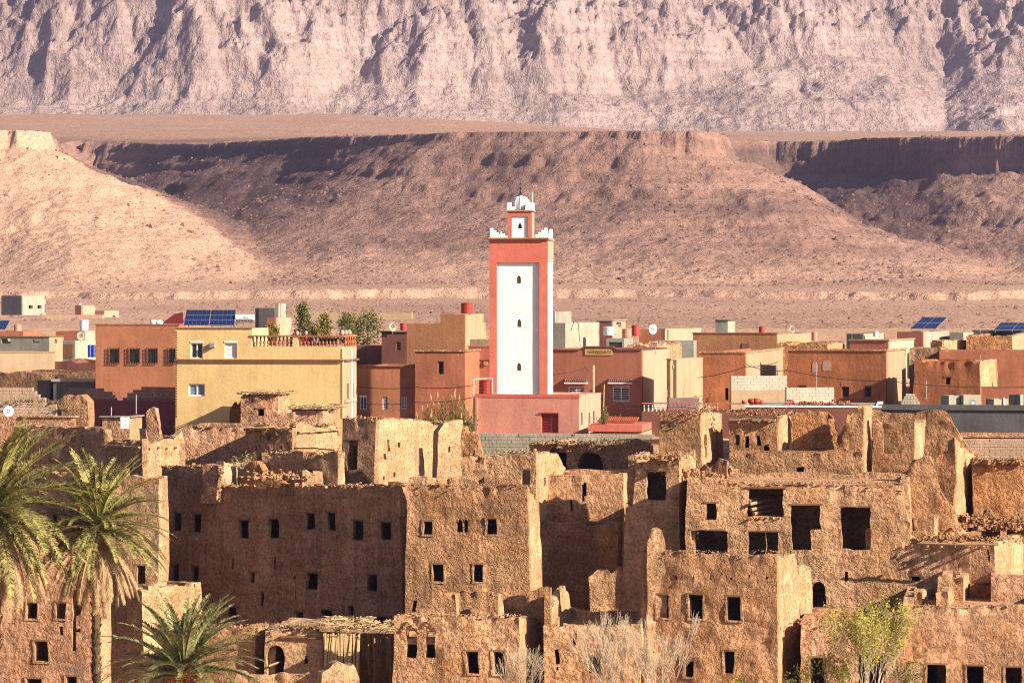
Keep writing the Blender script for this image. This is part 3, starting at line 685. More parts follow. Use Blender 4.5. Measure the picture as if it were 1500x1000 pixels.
n = 5000; px_ = rng.uniform(-150, 150, n); py_ = rng.uniform(380, 935, n); pz_ = hz_at(px_, py_)                      # scrub and stones on the plain
k_ = (np.abs(px_) < py_ * .2) & (vn(px_ * .05, py_ * .02, seed=420) > rng.uniform(-.9, .9, n)); px_, py_, pz_ = px_[k_], py_[k_], pz_[k_]; n = len(px_)
r = rng.uniform(.12, .42, n) * rng.uniform(.5, 1, n)
V = base[None] * rng.uniform(.5, 1.2, (n, 8, 3)) * r[:, None, None] + np.stack([px_, py_, pz_ + r * .2], 1)[:, None]
o = link('scrub', mkmesh('scrub', V.reshape(-1, 3), (fq[None] + (np.arange(n) * 8)[:, None, None]).reshape(-1, 4)), 'boulder_rock'); o['kind'] = 'stuff'; tag(o, 'low dry scrub and stones dotted over the pale plain', 'scrub')
# the air
hz = Geo().box((0, 1350, 330), (2400, 3560, 800)).mesh('haze', smooth=False)
hz = link('haze', hz, None); hz['kind'] = 'stuff'; tag(hz, 'pale dusty air that lightens the far mountain', 'haze')
hm = bpy.data.materials.new('haze'); hm.use_nodes = True; hn = hm.node_tree; hn.nodes.clear()
ho = hn.nodes.new('ShaderNodeOutputMaterial'); hv = hn.nodes.new('ShaderNodeVolumePrincipled')
hv.inputs['Color'].default_value = (0.62, 0.58, 1.0, 1); hv.inputs['Density'].default_value = 0.00008; hv.inputs['Anisotropy'].default_value = 0.2
hn.links.new(hv.outputs[0], ho.inputs['Volume']); hz.data.materials.append(hm)
# ------------------------------------------------------------------ the mud-brick quarter, back rows first
RH = 'old mud houses of the ruined quarter'
RW = 'ruined mud walls'
def logs(h, px0, px1, py, n, out=0.35, r=0.07, name='roof_beam', mat='old_wood', right=False):
    A, B = (h['r0'], h['RB']) if right else (h['L'], h['R'])
    d = (B - A) / np.linalg.norm(B - A); nn = np.array([d[1], -d[0]])
    for k in range(n):
        u, z = hit(A, B, px0 + (px1 - px0) * (k + .5) / n, py); p = A + d * u
        g = Geo(); q0 = np.array([*(p - nn * .3), z]); q1 = np.array([*(p + nn * (out * random.uniform(.7, 1.2))), z + random.uniform(-.04, .04)])
        g.tube([q0, (q0 + q1) / 2, q1], r, 6); link(name, g.mesh(name, h['loc']), mat, h['t'])
def ledge(h, px0, px1, py, name='cornice', mat='old_wood', out=0.25, hgt=0.12, right=False):
    A, B = (h['r0'], h['RB']) if right else (h['L'], h['R'])
    u0, z = hit(A, B, px0, py); u1, z2 = hit(A, B, px1, py); g = Geo()
    u0 = max(u0, 0.02); L_ = np.linalg.norm(B - A); u1 = min(u1, L_ - .02)
    n = max(2, int((u1 - u0) / .5)); 
    for k in range(n):
        a = u0 + (u1 - u0) * k / n; b = u0 + (u1 - u0) * (k + .97) / n; dz = random.uniform(-.03, .03)
        wbox(g, A, B, a, b, z + dz - hgt, z + dz, 0.005, out * random.uniform(.75, 1.15))
    return link(name, g.mesh(name, h['loc']), mat, h['t'])
def edge_rubble(h, px0, px1, py, n, size=0.16, mat='adobe', right=False, spread=.12, hh=.08, depth=0.25, name='rubble'):
    A, B = (h['r0'], h['RB']) if right else (h['L'], h['R'])
    d = (B - A) / np.linalg.norm(B - A); nn = np.array([d[1], -d[0]]); pts = []
    for k in range(9):
        u, z = hit(A, B, px0 + (px1 - px0) * k / 8, py); p = A + d * u - nn * depth; pts.append((p[0], p[1], z))
    return rubble(name, pts, n, size, mat, h['t'], spread, int(abs(px0 * 13 + py)), hh, h['loc'])
def thatch_roof(h, over=0.35, thick=0.16, py=None, n=260):
    """a brush roof: beams, then a mat of laid stalks with ragged ends"""
    zt = h['zt'] if py is None else zat(py, h['R'][1])
    rngx = np.random.default_rng(int(abs(h['R'][0] * 100)) + 3); g = Geo(); d, e = h['d'], h['e']
    for k in range(n):
        u = rngx.uniform(-over, h['W'] + over); w = rngx.uniform(-over, h['D'] * .9); p = h['L'] + d * u + e * w
        ln = rngx.uniform(.25, .6); a = rngx.uniform(-.5, .5) + (1.57 if rngx.random() < .7 else 0); dr = d * math.cos(a) - e * math.sin(a)
        z = zt + rngx.uniform(0, thick); q = p + dr * ln
        g.tube([(p[0], p[1], z), (q[0], q[1], z + rngx.uniform(-.06, .05))], rngx.uniform(.012, .03), 4)
    o = link('brush_layer', g.mesh('brush_layer', h['loc']), 'reed', h['t']); o['kind'] = 'stuff'
    cs = [h['L'] - d * over * .6 - e * over * .6, h['R'] + d * over * .6 - e * over * .6, h['RB'] + d * over * .6, h['LB'] - d * over * .6]
    link('roof_mat', Geo().hexa([(p[0], p[1], zt - .02) for p in cs] + [(p[0], p[1], zt + thick * .7) for p in cs]).mesh('roof_mat', h['loc']), 'thatch', h['t'])

# -- back row behind the palms
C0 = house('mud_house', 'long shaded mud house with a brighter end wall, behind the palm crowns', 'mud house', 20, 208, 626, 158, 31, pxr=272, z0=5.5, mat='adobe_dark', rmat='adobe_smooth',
           ftop=[(0, 624), (60, 625), (155, 627), (158, 645), (210, 646)], rtop=[(208, 625), (216, 625), (218, 643), (240, 645), (262, 640), (268, 630), (272, 650)], group=RH, parapet=1.0, fholes=[(186, 194, 678, 690)])
ledge(C0, 150, 206, 651, 'cornice', 'old_wood', .2, .1); logs(C0, 212, 262, 656, 4, .2, .06, right=True)
edge_rubble(C0, 212, 270, 640, 60, .14, 'adobe_smooth', True)
C8 = house('mud_house', 'tall plain pinkish mud wall house below the yellow house', 'mud house', 262, 362, 627, 163.5, 6, D=7, z0=8, mat='adobe_pink', ftop=[(262, 628), (300, 626), (340, 625), (362, 630)], group=RH, crumb=.06)
edge_rubble(C8, 264, 360, 625, 90, .16, 'thatch', spread=.2)
hutA = house('mud_hut', 'small square mud hut with one tiny window and a ragged brush roof overhanging', 'mud hut', 353, 407, 578, 172.6, 10, D=3, z0=8, mat='adobe_pink', fholes=[(377, 386, 598, 610)], group='brush roofed huts', parapet=.15)
thatch_roof(hutA, .35, .16, 577)
hutS = house('mud_hut', 'low dark red lean-to with a broken top at the side of the small square hut', 'lean-to', 337, 353, 596, 173.4, 10, D=2, z0=8, mat='adobe_red', ftop=[(337, 600), (343, 588), (347, 595), (353, 586)], parapet=.2)
hutB = house('mud_hut', 'wide low mud hut under a sagging brush roof beside the decorated yellow corner', 'mud hut', 428, 472, 600, 165, 12, pxr=496, z0=8, mat='adobe_pink', rmat='adobe_smooth', group='brush roofed huts', parapet=.15, rholes=[(481, 484, 602, 605)])
thatch_roof(hutB, .3, .2, 599)
wall('ruined_wall', 'low broken mud parapet with a slanting pole between the two brush roofed huts', 406, 430, 164.6, [(406, 600), (414, 598), (420, 604), (430, 606)], 10, .35, 8, 'adobe_pink', group=RW)
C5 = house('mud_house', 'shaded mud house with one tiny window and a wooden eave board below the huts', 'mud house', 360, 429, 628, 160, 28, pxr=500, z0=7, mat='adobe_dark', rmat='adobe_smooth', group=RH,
           fholes=[(391, 396, 637, 645), (374, 376, 653, 660), (392, 394, 653, 660), (412, 414, 652, 660)], rtop=[(429, 622), (450, 620), (470, 625), (500, 622)], parapet=.5)
ledge(C5, 357, 428, 627, 'eave_board', 'wood', .3, .12); ledge(C5, 431, 496, 632, 'eave_board', 'old_wood', .16, .1, True)
edge_rubble(C5, 362, 428, 622, 70, .17, 'adobe_pink'); edge_rubble(C5, 432, 498, 622, 80, .16, 'adobe_smooth', True)
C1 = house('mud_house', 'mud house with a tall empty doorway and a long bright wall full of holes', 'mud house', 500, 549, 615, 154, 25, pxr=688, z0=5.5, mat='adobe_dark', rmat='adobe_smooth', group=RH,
           ftop=[(500, 612), (520, 614), (550, 617)], rtop=[(552, 614), (600, 613), (625, 616), (655, 624), (688, 625)], fholes=[(509, 524, 644, 689)], rholes=[(568, 572, 645, 660), (583, 586, 648, 655), (561, 565, 664, 672), (560, 563, 698, 703), (575, 578, 690, 698)], crumb=.15)
edge_rubble(C1, 501, 549, 613, 40, .14, 'adobe'); edge_rubble(C1, 556, 684, 618, 50, .12, 'adobe_smooth', True)
wall('ruined_wall', 'bright tall stub of mud wall with one narrow slit, beside the reeds', 641, 676, 151, [(641, 635), (650, 622), (676, 618)], -30, .5, 5.5, 'adobe_smooth', [(656, 660, 654, 662)], group=RW)
wall('ruined_wall', 'orange broken wall end with a small window hole by the concrete block wall', 672, 707, 157, [(672, 630), (692, 632), (700, 636), (705, 655), (707, 668)], 14, .4, 6, 'adobe_orange', [(694, 698, 660, 668)], group=RW)
wall('ruined_wall', 'low brown mud wall between the bright wall stub and the arched window house', 672, 714, 152.5, [(672, 668), (690, 672), (714, 668)], 14, .4, 5, 'adobe', group=RW)
C2 = house('mud_house', 'mud house with an arched window through its dark corner and a tall bright end wall', 'mud house', 710, 785, 665, 150, 14, pxr=830, z0=3.5, mat='adobe', rmat='adobe_smooth', group=RH,
           ftop=[(710, 666), (730, 664), (760, 668), (785, 662)], rtop=[(788, 664), (812, 663), (822, 672), (830, 690)], fholes=[(764, 777, 687, 713, 'arch')], rholes=[(797, 800, 700, 711), (807, 809, 700, 708), (803, 806, 715, 722)], roof=False, back=False, crumb=.18)
edge_rubble(C2, 714, 784, 663, 60, .16, 'adobe')
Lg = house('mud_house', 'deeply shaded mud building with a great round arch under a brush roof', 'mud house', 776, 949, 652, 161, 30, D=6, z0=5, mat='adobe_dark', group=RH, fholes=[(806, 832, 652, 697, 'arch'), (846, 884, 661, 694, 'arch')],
           ftop=[(776, 650), (900, 651), (930, 640), (949, 650)], parapet=.2, crumb=.1)
edge_rubble(Lg, 780, 920, 650, 300, .15, 'thatch', False, .25, .16, -.1, 'brush')
B3 = house('mud_house', 'tall courtyard wall, bright above and cut by a slanting shadow below', 'mud house', 796, 912, 697, 152, 7, D=4, z0=2, mat='adobe_plain', group=RH, ftop=[(796, 695), (850, 696), (912, 694)], fholes=[(856, 860, 707, 726), (834, 837, 733, 747), (853, 857, 710, 733)], roof=True, parapet=.15, crumb=.06)
B3b = house('mud_house', 'lower brown courtyard wall in deep shade beneath the slanting shadow', 'mud house', 792, 905, 768, 149.5, 7, D=2.0, z0=1.5, mat='adobe_rough', group=RH, ftop=[(792, 770), (830, 766), (860, 770), (905, 765)], crumb=.2)
wall('ruined_wall', 'rounded stub of mud wall lit on one patch in the dark courtyard', 862, 918, 146, [(862, 842), (872, 836), (895, 834), (918, 834)], 10, 1.4, 1, 'adobe', group=RW)

house('mud_house', 'shaded tall mud house behind the crowns of the two tall palms', 'mud house', -90, 118, 692, 150, 33, D=4, z0=1, mat='adobe_dark', group=RH, fholes=[(30, 42, 730, 752), (70, 82, 745, 765)])
# -- the great shaded front and its neighbour
B0 = house('mud_house', 'bright corner of a tall mud house seen behind the palm trunk', 'mud house', 120, 232, 700, 150, 16, pxr=246, z0=1, mat='adobe_smooth', group=RH, fholes=[(201, 213, 827, 855), (211, 219, 890, 922)], parapet=.4)
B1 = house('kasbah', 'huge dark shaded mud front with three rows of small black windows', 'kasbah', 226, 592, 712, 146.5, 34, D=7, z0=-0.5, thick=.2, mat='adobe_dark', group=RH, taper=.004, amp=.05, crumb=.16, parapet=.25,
           ftop=[(226, 683), (316, 683), (320, 710), (352, 714), (440, 712), (452, 708), (592, 712)],
           fholes=[(246, 258, 750, 778), (277, 289, 752, 780), (346, 360, 761, 789), (393, 407, 759, 788), (447, 460, 751, 776), (480, 493, 750, 776), (520, 535, 762, 791), (561, 577, 764, 791),
                   (246, 256, 826, 856), (276, 287, 828, 856), (260, 266, 865, 885), (364, 371, 838, 854), (450, 466, 838, 864), (540, 555, 841, 867), (332, 344, 888, 907), (380, 385, 868, 888), (433, 446, 895, 916), (473, 490, 892, 916), (512, 519, 887, 901), (545, 573, 902, 918),
                   (334, 337, 816, 833), (400, 403, 815, 833), (431, 434, 842, 848), (432, 434, 864, 878), (316, 319, 836, 841)])
edge_rubble(B1, 322, 590, 712, 220, .15, 'adobe', False, .2, .06); edge_rubble(B1, 228, 316, 683, 70, .15, 'adobe', False, .15, .06)
B1a = house('ruined_house', 'small roofless room with a bright plastered end wall above the dark front', 'ruined house', 296, 318, 678, 153, 30, pxr=357, z0=9.3, free=True, mat='adobe_dark', rmat='cream_plaster', roof=False, back=False, group=RH, rtop=[(318, 677), (340, 680), (357, 676)])
wall('ruined_wall', 'curved orange wall breaking down towards a heap of rubble on the roof', 354, 432, 152, [(354, 674), (372, 676), (382, 688), (394, 698), (408, 704), (432, 706)], 30, .5, 9.3, 'adobe_orange', group=RW, free=True)
rubl = rubble('rubble_heap', [P(380, 700, 151), P(408, 700, 151), P(440, 700, 150)], 160, .28, 'adobe', None, .45, 3, .15); tag(rubl, 'heap of broken mud bricks on the roof beside the curved orange wall', 'rubble')
B1c = house('mud_house', 'dark low mud box with a thin bright edge beside the tall empty doorway', 'mud house', 383, 494, 665, 151.5, 30, pxr=505, z0=9.3, free=True, mat='adobe_dark', rmat='adobe_smooth', group=RH, fholes=[(452, 470, 687, 694)], ftop=[(383, 664), (392, 668), (420, 663), (494, 664)])
edge_rubble(B1c, 386, 492, 664, 70, .15, 'adobe'); ledge(B1c, 432, 492, 655, 'eave_board', 'old_wood', .1, .08)
wall('ruined_wall', 'small bright stub of wall on the edge of the dark front', 443, 473, 150.6, [(443, 692), (450, 688), (473, 690)], -20, .5, 9.3, 'adobe_smooth', group=RW, free=True)
B2 = house('mud_house', 'broad rough mud front catching raking light, with an arched twin window', 'mud house', 589, 779, 712, 142, 10, surround=True, pxr=797, z0=0.5, mat='adobe_rough', rmat='adobe_smooth', group=RH, taper=.006, amp=.075, crumb=.14,
           ftop=[(589, 713), (620, 711), (700, 713), (779, 709)], rtop=[(780, 712), (788, 722), (797, 740)],
           fholes=[(615, 628, 763, 783), (667, 675, 760, 780, 'point'), (677, 683, 760, 780, 'point'), (713, 729, 759, 783), (630, 647, 826, 852), (693, 708, 826, 852), (600, 606, 878, 895), (649, 654, 878, 893)], parapet=.25)
edge_rubble(B2, 592, 778, 711, 130, .14, 'adobe_rough', False, .2, .05)

# -- right half: upper ruins
C3 = house('mud_house', 'squarish rough mud house with a very bright side wall and two slits', 'mud house', 957, 1030, 607, 153, 15, pxr=1068, z0=5.5, mat='adobe_rough', rmat='adobe_smooth', group=RH, taper=.012, amp=.06, rholes=[(1036, 1040, 637, 669), (1054, 1057, 630, 650)], rtop=[(1032, 604), (1050, 603), (1068, 606)])
edge_rubble(C3, 960, 1028, 606, 60, .16, 'adobe_rough'); edge_rubble(C3, 1022, 1056, 601, 60, .2, 'adobe_smooth', True, .2, .2)
C4 = house('ruined_house', 'roofed mud wall with three worn niches and beam ends under its top', 'ruined house', 1068, 1138, 612, 155, 15, pxr=1169, z0=5.5, mat='adobe_rough', rmat='adobe_smooth', group=RH, amp=.09, fholes=[(1078, 1084, 636, 652, 'arch'), (1092, 1098, 638, 655, 'arch'), (1108, 1114, 637, 653, 'arch'), (1117, 1127, 652, 666, 'arch')], rtop=[(1140, 611), (1155, 610), (1169, 613)])
ledge(C4, 1070, 1137, 612, 'cornice', 'old_wood', .35, .12); logs(C4, 1076, 1136, 617, 4, .35, .07)
edge_rubble(C4, 1070, 1160, 607, 170, .17, 'adobe_rough', False, .35, .15)
wall('ruined_wall', 'orange inner wall with a deep broken notch in its top', 1160, 1262, 157.5, [(1160, 602), (1212, 603), (1219, 610), (1222, 628), (1229, 640), (1236, 622), (1240, 606), (1262, 600)], 12, .5, 6, 'adobe_orange', group=RW, amp=.08)
pier = house('ruined_house', 'tall mud pier with a narrow bright side, standing over the terrace wall', 'ruined pier', 1242, 1264, 598, 154, 18, pxr=1279, z0=5.5, mat='adobe_rough', rmat='adobe_smooth', taper=.006, amp=.07, group=RH, ftop=[(1242, 612), (1250, 602), (1264, 598)])
house('mud_house', 'low rough terrace wall below the worn niches', 'mud wall', 1068, 1263, 664, 152.3, 9, D=2.3, z0=4.5, mat='adobe_rough', amp=.08, ftop=[(1068, 664), (1150, 660), (1166, 666), (1263, 664)], group=RH, fholes=[(1168, 1180, 684, 711)], lintels=False)
wall('ruined_wall', 'ragged back wall stepping down to the brick wall', 1278, 1434, 158, [(1278, 604), (1310, 606), (1345, 602), (1378, 604), (1390, 610), (1398, 628), (1410, 645), (1434, 672)], 12, .5, 6, 'adobe_rough', group=RW, amp=.1)
fr = house('ruined_house', 'roofless mud room with a square empty window frame', 'ruined house', 1279, 1339, 619, 154.5, 17, pxr=1354, z0=5.5, mat='adobe_rough', rmat='adobe_smooth', roof=False, back=False, amp=.08, group=RH, fholes=[(1295, 1323, 628, 664)], lintels=False, ftop=[(1279, 612), (1290, 618), (1339, 618)])
C6 = house('ruined_house', 'orange mud pier with a tall dazzling side wall, above the rubble slope', 'ruined house', 1370, 1398, 655, 150.5, 19, pxr=1429, z0=4.5, mat='adobe_orange', rmat='adobe_smooth', amp=.08, group=RH, rtop=[(1400, 640), (1408, 655), (1429, 664)], ftop=[(1370, 668), (1385, 655), (1398, 640)])
C7 = house('mud_house', 'orange mud wall with a crumbling shaggy top, under the brick wall', 'mud house', 1424, 1530, 680, 152.5, 9, D=4, z0=4, mat='adobe_orange', amp=.12, crumb=.3, group=RH)
edge_rubble(C7, 1430, 1500, 678, 150, .28, 'adobe_rough', False, .25, .12, 0)
rb = rubble('rubble_heap', [P(1370, 790, 146), P(1400, 770, 147.5), P(1430, 765, 149), P(1470, 775, 148), P(1510, 770, 147)], 900, .34, 'adobe_rough', None, .7, 11, .2); tag(rb, 'long slope of collapsed mud bricks beneath the crumbling orange wall', 'rubble')
rb = rubble('rubble_heap', [P(945, 690, 147), P(985, 690, 147), P(1030, 700, 147), P(1062, 690, 150)], 420, .26, 'adobe', None, .5, 12, .12); tag(rb, 'heap of fallen mud and straw at the foot of the squarish bright house', 'rubble')
B7 = wall('ruined_wall', 'great stepped ruin wall running down to the right like a broken stair', 1327, 1432, 145.5, [(1327, 700), (1331, 684), (1340, 674), (1362, 670), (1370, 688), (1376, 715), (1384, 730), (1396, 745), (1402, 765), (1412, 780), (1432, 800)], 10, .7, 3, 'adobe_rough', group=RW, amp=.1)
B7b = house('ruined_house', 'small shaded wall block with a lit inner opening, on the stepped ruin', 'ruined house', 1331, 1367, 758, 143.8, 18, pxr=1374, z0=3, mat='adobe', rmat='adobe_smooth', roof=False, back=False, group=RH, fholes=[(1334, 1343, 760, 778)], lintels=False)

# -- right half: middle row
B4 = house('ruined_house', 'leaning mud tower with a big gaping hole under a rubble top', 'ruined tower', 908, 1000, 676, 145, 16, D=4.5, z0=1.5, mat='adobe', group=RH, taper=.012, amp=.08, crumb=.2,
           ftop=[(908, 735), (922, 733), (926, 676), (960, 672), (1000, 672)], fholes=[(944, 977, 690, 733)], htop=zat(672, 145))
edge_rubble(B4, 930, 998, 672, 160, .22, 'adobe', False, .35, .12)
B5 = house('kasbah', 'broken open mud house with several big black openings on two floors', 'kasbah', 1006, 1332, 706, 142.5, 9, D=6.5, z0=0.8, mat='adobe', group=RH, amp=.075, crumb=.13, parapet=.12,
           ftop=[(1006, 700), (1050, 702), (1090, 708), (1148, 713), (1160, 713), (1250, 715), (1300, 716), (1318, 722), (1325, 745), (1332, 765)], htop=zat(708, 142.5),
           fholes=[(1036, 1050, 736, 761), (1096, 1147, 714, 757), (1015, 1066, 776, 813), (1096, 1122, 778, 813), (1123, 1140, 778, 813), (1160, 1187, 739, 806), (1187, 1201, 739, 776), (1232, 1275, 742, 805), (1190, 1209, 851, 890, 'arch'), (1238, 1243, 836, 850)])
edge_rubble(B5, 1008, 1310, 708, 260, .14, 'adobe', False, .15, .05)
for k, (a, b, z0_, z1_) in enumerate([(1098, 1146, 738, 728), (1100, 1146, 746, 736), (1104, 1146, 752, 744), (1112, 1146, 757, 750), (1097, 1132, 733, 724)]):
    p0, p1 = P(a, z0_, 143.6 + .12 * k), P(b, z1_, 146.5 + .1 * k); g = Geo(); g.tube([p0, (p0 + p1) / 2, p1], .085, 6)
    link('fallen_beam', g.mesh('fallen_beam', B5['loc']), 'old_wood', B5['t'])
edge_rubble(B5, 1098, 1146, 758, 50, .15, 'adobe', False, .15, .03, .2)
B6 = house('mud_house', 'wide mud house half in slanting shadow with a long pole under its roof edge', 'mud house', 1268, 1457, 797, 141, 21, pxr=1535, z0=0.8, mat='adobe_plain', rmat='adobe_smooth', group=RH, amp=.06, crumb=.14,
           ftop=[(1268, 775), (1300, 770), (1330, 785), (1348, 796), (1457, 796)], fholes=[(1336, 1349, 843, 852), (1333, 1343, 858, 884), (1446, 1449, 804, 823)], htop=zat(797, 141))
logs(B6, 1350, 1452, 799, 5, .45, .06)
g = Geo(); q0, q1 = P(1348, 795, 140.9), P(1462, 797, 140.3); g.tube([q0, (q0 + q1) / 2 + (0, 0, -.03), q1], .06, 6); link('roof_pole', g.mesh('roof_pole', B6['loc']), 'old_wood', B6['t'])
edge_rubble(B6, 1348, 1456, 791, 200, .2, 'adobe_rough', False, .3, .12, .1); edge_rubble(B6, 1462, 1500, 792, 90, .2, 'adobe_smooth', True, .25, .12)

wall('ruined_wall', 'jagged stub sticking out of the brick rubble slope, nearest the bright side wall', 1436, 1464, 148.5, [(1436, 768), (1442, 748), (1452, 744), (1458, 758), (1464, 766)], 14, .4, 4, 'adobe_rough', group=RW)
wall('ruined_wall', 'jagged stub at the far end of the brick rubble slope', 1474, 1512, 148, [(1474, 772), (1482, 752), (1496, 748), (1512, 760)], 14, .4, 4, 'adobe_rough', group=RW)
wall('ruined_wall', 'low kerb of broken mud along the roof of the raking-lit front', 600, 700, 145.6, [(600, 700), (620, 696), (650, 703), (672, 697), (700, 704)], 9, .3, 9.4, 'adobe', group=RW, free=True)
wall('ruined_wall', 'stepped remnant of a room wall on the open house roof below the worn niches', 1020, 1066, 147.5, [(1020, 692), (1032, 680), (1040, 684), (1052, 672), (1066, 676)], 16, .35, 8, 'adobe_rough', group=RW, free=True)
# -- front row
A1 = house('mud_house', 'reddish mud house with square windows and a cracked corner, under the palm crowns', 'mud house', -70, 138, 800, 136, 12, surround=True, pxr=166, z0=-1, mat='adobe_pink', rmat='adobe_smooth', group=RH, taper=.004, amp=.05,
           fholes=[(39, 55, 882, 906), (82, 98, 882, 906), (51, 71, 938, 969), (38, 61, 993, 1010), (98, 115, 990, 1010), (89, 95, 917, 930), (107, 113, 862, 952), (112, 121, 880, 925)], lintels=True, rholes=[(151, 159, 882, 905)])
rndt = house('mud_house', 'squat shaded bastion of mud behind the tall palm trunk', 'mud house', 160, 210, 862, 141, 38, D=4, z0=-.5, mat='adobe', group=RH, ftop=[(160, 850), (185, 858), (210, 866)], crumb=.2)
A2a = house('mud_house', 'low mud house with a bright narrow end, behind the small palm', 'mud house', 290, 374, 920, 138, 14, pxr=393, z0=-.8, mat='adobe_rough', rmat='adobe_smooth', group=RH, ftop=[(290, 918), (340, 920), (374, 925)], rholes=[(376, 381, 950, 968)])
edge_rubble(A2a, 292, 372, 919, 60, .14, 'adobe')
A2b = house('mud_house', 'low mud shed with an arched doorway and straw on its roof', 'mud shed', 388, 473, 921, 137, 9, D=5, z0=-.8, mat='adobe_smooth', group=RH, fholes=[(391, 417, 944, 990, 'arch'), (446, 452, 961, 972, 'point')], parapet=.1, lintels=False)
edge_rubble(A2b, 392, 472, 919, 200, .13, 'thatch', False, .25, .1, .1, 'straw'); ledge(A2b, 412, 472, 931, 'eave_board', 'wood', .18, .08)
g = Geo(); g.tube([P(393, 975, 136.9), P(412, 968, 137.6)], .05, 5); link('fallen_stick', g.mesh('fallen_stick', A2b['loc']), 'old_wood', A2b['t'])
front = wall('ruined_wall', 'long low front wall with a drip-worn top, beside the small palm', 345, 472, 131.5, [(345, 985), (380, 987), (472, 986)], 8, .4, -.8, 'adobe', group=RW)
wall('ruined_wall', 'bright rounded block of wall in front of the reed fence', 471, 526, 130.8, [(471, 982), (500, 974), (518, 976), (526, 996)], -14, .9, -.8, 'adobe_smooth', group=RW)
# reed and branch shed
shed_loc = P(525, 1000, 137.5); shed = thing('brush_shed', 'tumbledown shed of upright branches and reeds under a brush roof', 'shed', shed_loc)
rs = np.random.default_rng(31)
for k in range(26):
    x = 474 + k * 2.0 + rs.uniform(-.8, .8); g = Geo(); b_, t_ = P(x, 1000, 136.6 + rs.uniform(-.15, .15)), P(x + rs.uniform(-3, 3), 925 + rs.uniform(-4, 6), 136.7)
    g.tube([b_, (b_ + t_) / 2 + rs.normal(0, .05, 3), t_], [.075, .06, .05], 5); link('branch_post', g.mesh('branch_post', shed_loc), 'reed', shed)
for k in range(22):
    x = 530 + k * 2.0 + rs.uniform(-2, 2); g = Geo(); b_, t_ = P(x + rs.uniform(-5, 5), 990 - rs.uniform(0, 35), 137.6 + rs.uniform(-.3, .6)), P(x + rs.uniform(-3, 3), 922 + rs.uniform(-3, 8), 137.2)
    g.tube([b_, (b_ + t_) / 2 + rs.normal(0, .06, 3), t_], [.02, .03, .03], 4); link('hanging_stalk', g.mesh('hanging_stalk', shed_loc), 'old_wood', shed)
g = Geo()
for k in range(300):
    x = rs.uniform(464, 580); Yq = rs.uniform(136.2, 140.5); p = P(x, 919, 137) ; p[1] = Yq; p[2] += rs.uniform(-.06, .2) - .12 * (x > 545); a = rs.uniform(-.6, .6) + (1.5 if rs.random() < .5 else 0); l_ = rs.uniform(.2, .5)
    g.tube([p, p + (math.cos(a) * l_, math.sin(a) * l_, rs.uniform(-.1, .05))], rs.uniform(.012, .03), 4)
o = link('brush_layer', g.mesh('brush_layer', shed_loc), 'reed', shed); o['kind'] = 'stuff'
c4 = [P(468, 921, 136.6), P(578, 924, 136.6), P(578, 921, 140.5), P(468, 918, 140.5)]
link('roof_mat', Geo().hexa([q - (0, 0, .12) for q in c4] + [q + (0, 0, .04) for q in c4]).mesh('roof_mat', shed_loc), 'thatch', shed)
for x in (524, 548, 572):
    g = Geo(); g.tube([P(x, 1010, 136.9), P(x + 1, 965, 136.9), P(x - 1, 922, 136.9)], .08, 6); link('post', g.mesh('post', shed_loc), 'wood', shed)
wall('ruined_wall', 'dark back wall inside the tumbledown branch shed', 470, 582, 141.2, [(470, 922), (582, 922)], 5, .3, -.8, 'adobe_dark', group=RW)

A3 = house('mud_house', 'mud house with a pair of pointed arch windows and a bright corner', 'mud house', 576, 760, 904, 133, 11, surround=True, pxr=798, z0=-1, mat='adobe', rmat='adobe_smooth', group=RH, amp=.06, crumb=.1, parapet=.15,
           ftop=[(576, 902), (648, 904), (650, 903), (760, 905)], rtop=[(763, 905), (780, 903), (798, 912)],
           fholes=[(594, 609, 923, 963, 'arch'), (622, 637, 923, 963, 'arch'), (683, 701, 953, 986), (722, 739, 953, 987)], rholes=[(781, 785, 952, 980)])
for x0, x1 in ((594, 609), (622, 637)):
    (u0, z0_), (u1, z1_) = hit(A3['L'], A3['R'], x0, 943), hit(A3['L'], A3['R'], x1, 941); g = Geo(); wbox(g, A3['L'], A3['R'], u0, u1, z0_, z0_ + .07, -.3, -.2); link('crossbar', g.mesh('crossbar', A3['loc']), 'old_wood', A3['t'])
    (u0, z0_), (u1, z1_) = hit(A3['L'], A3['R'], x0 - 6, 925), hit(A3['L'], A3['R'], x1 + 6, 908); um = (u0 + u1) / 2; g = Geo()
    for ua, za, ub, zb in ((u0, z0_, um, z1_), (um, z1_, u1, z0_)):
        for q in range(4):
            a, b = q / 4, (q + 1) / 4; wbox(g, A3['L'], A3['R'], ua + (ub - ua) * a, ua + (ub - ua) * b, za + (zb - za) * (a + b) / 2 - .06, za + (zb - za) * (a + b) / 2 + .06, 0, .1)
    link('hood_mould', g.mesh('hood_mould', A3['loc']), 'adobe', A3['t'])
edge_rubble(A3, 578, 758, 902, 170, .12, 'adobe', False, .12, .05)
A3t = house('ruined_house', 'roofless upper room with a straw-capped back wall, above the pair of pointed windows', 'ruined house', 652, 800, 868, 138, 8, pxr=806, z0=3, mat='adobe_rough', rmat='adobe_smooth', roof=False, back=False, group=RH, ftop=[(652, 872), (668, 868), (700, 869), (770, 868), (800, 860)], amp=.07)
for i, (x, lab) in enumerate(((671, 'first bright buttress inside the roofless upper room, by its broken corner'), (733, 'second bright buttress inside the roofless upper room, mid wall'))):
    house('ruined_house', lab, 'buttress', x - 12, x - 3, 872, 136.5, 12, pxr=x + 5, z0=3, mat='adobe_rough', rmat='adobe_smooth', roof=True, parapet=.05, group='buttresses of the roofless room', lintels=False, thick=.15)
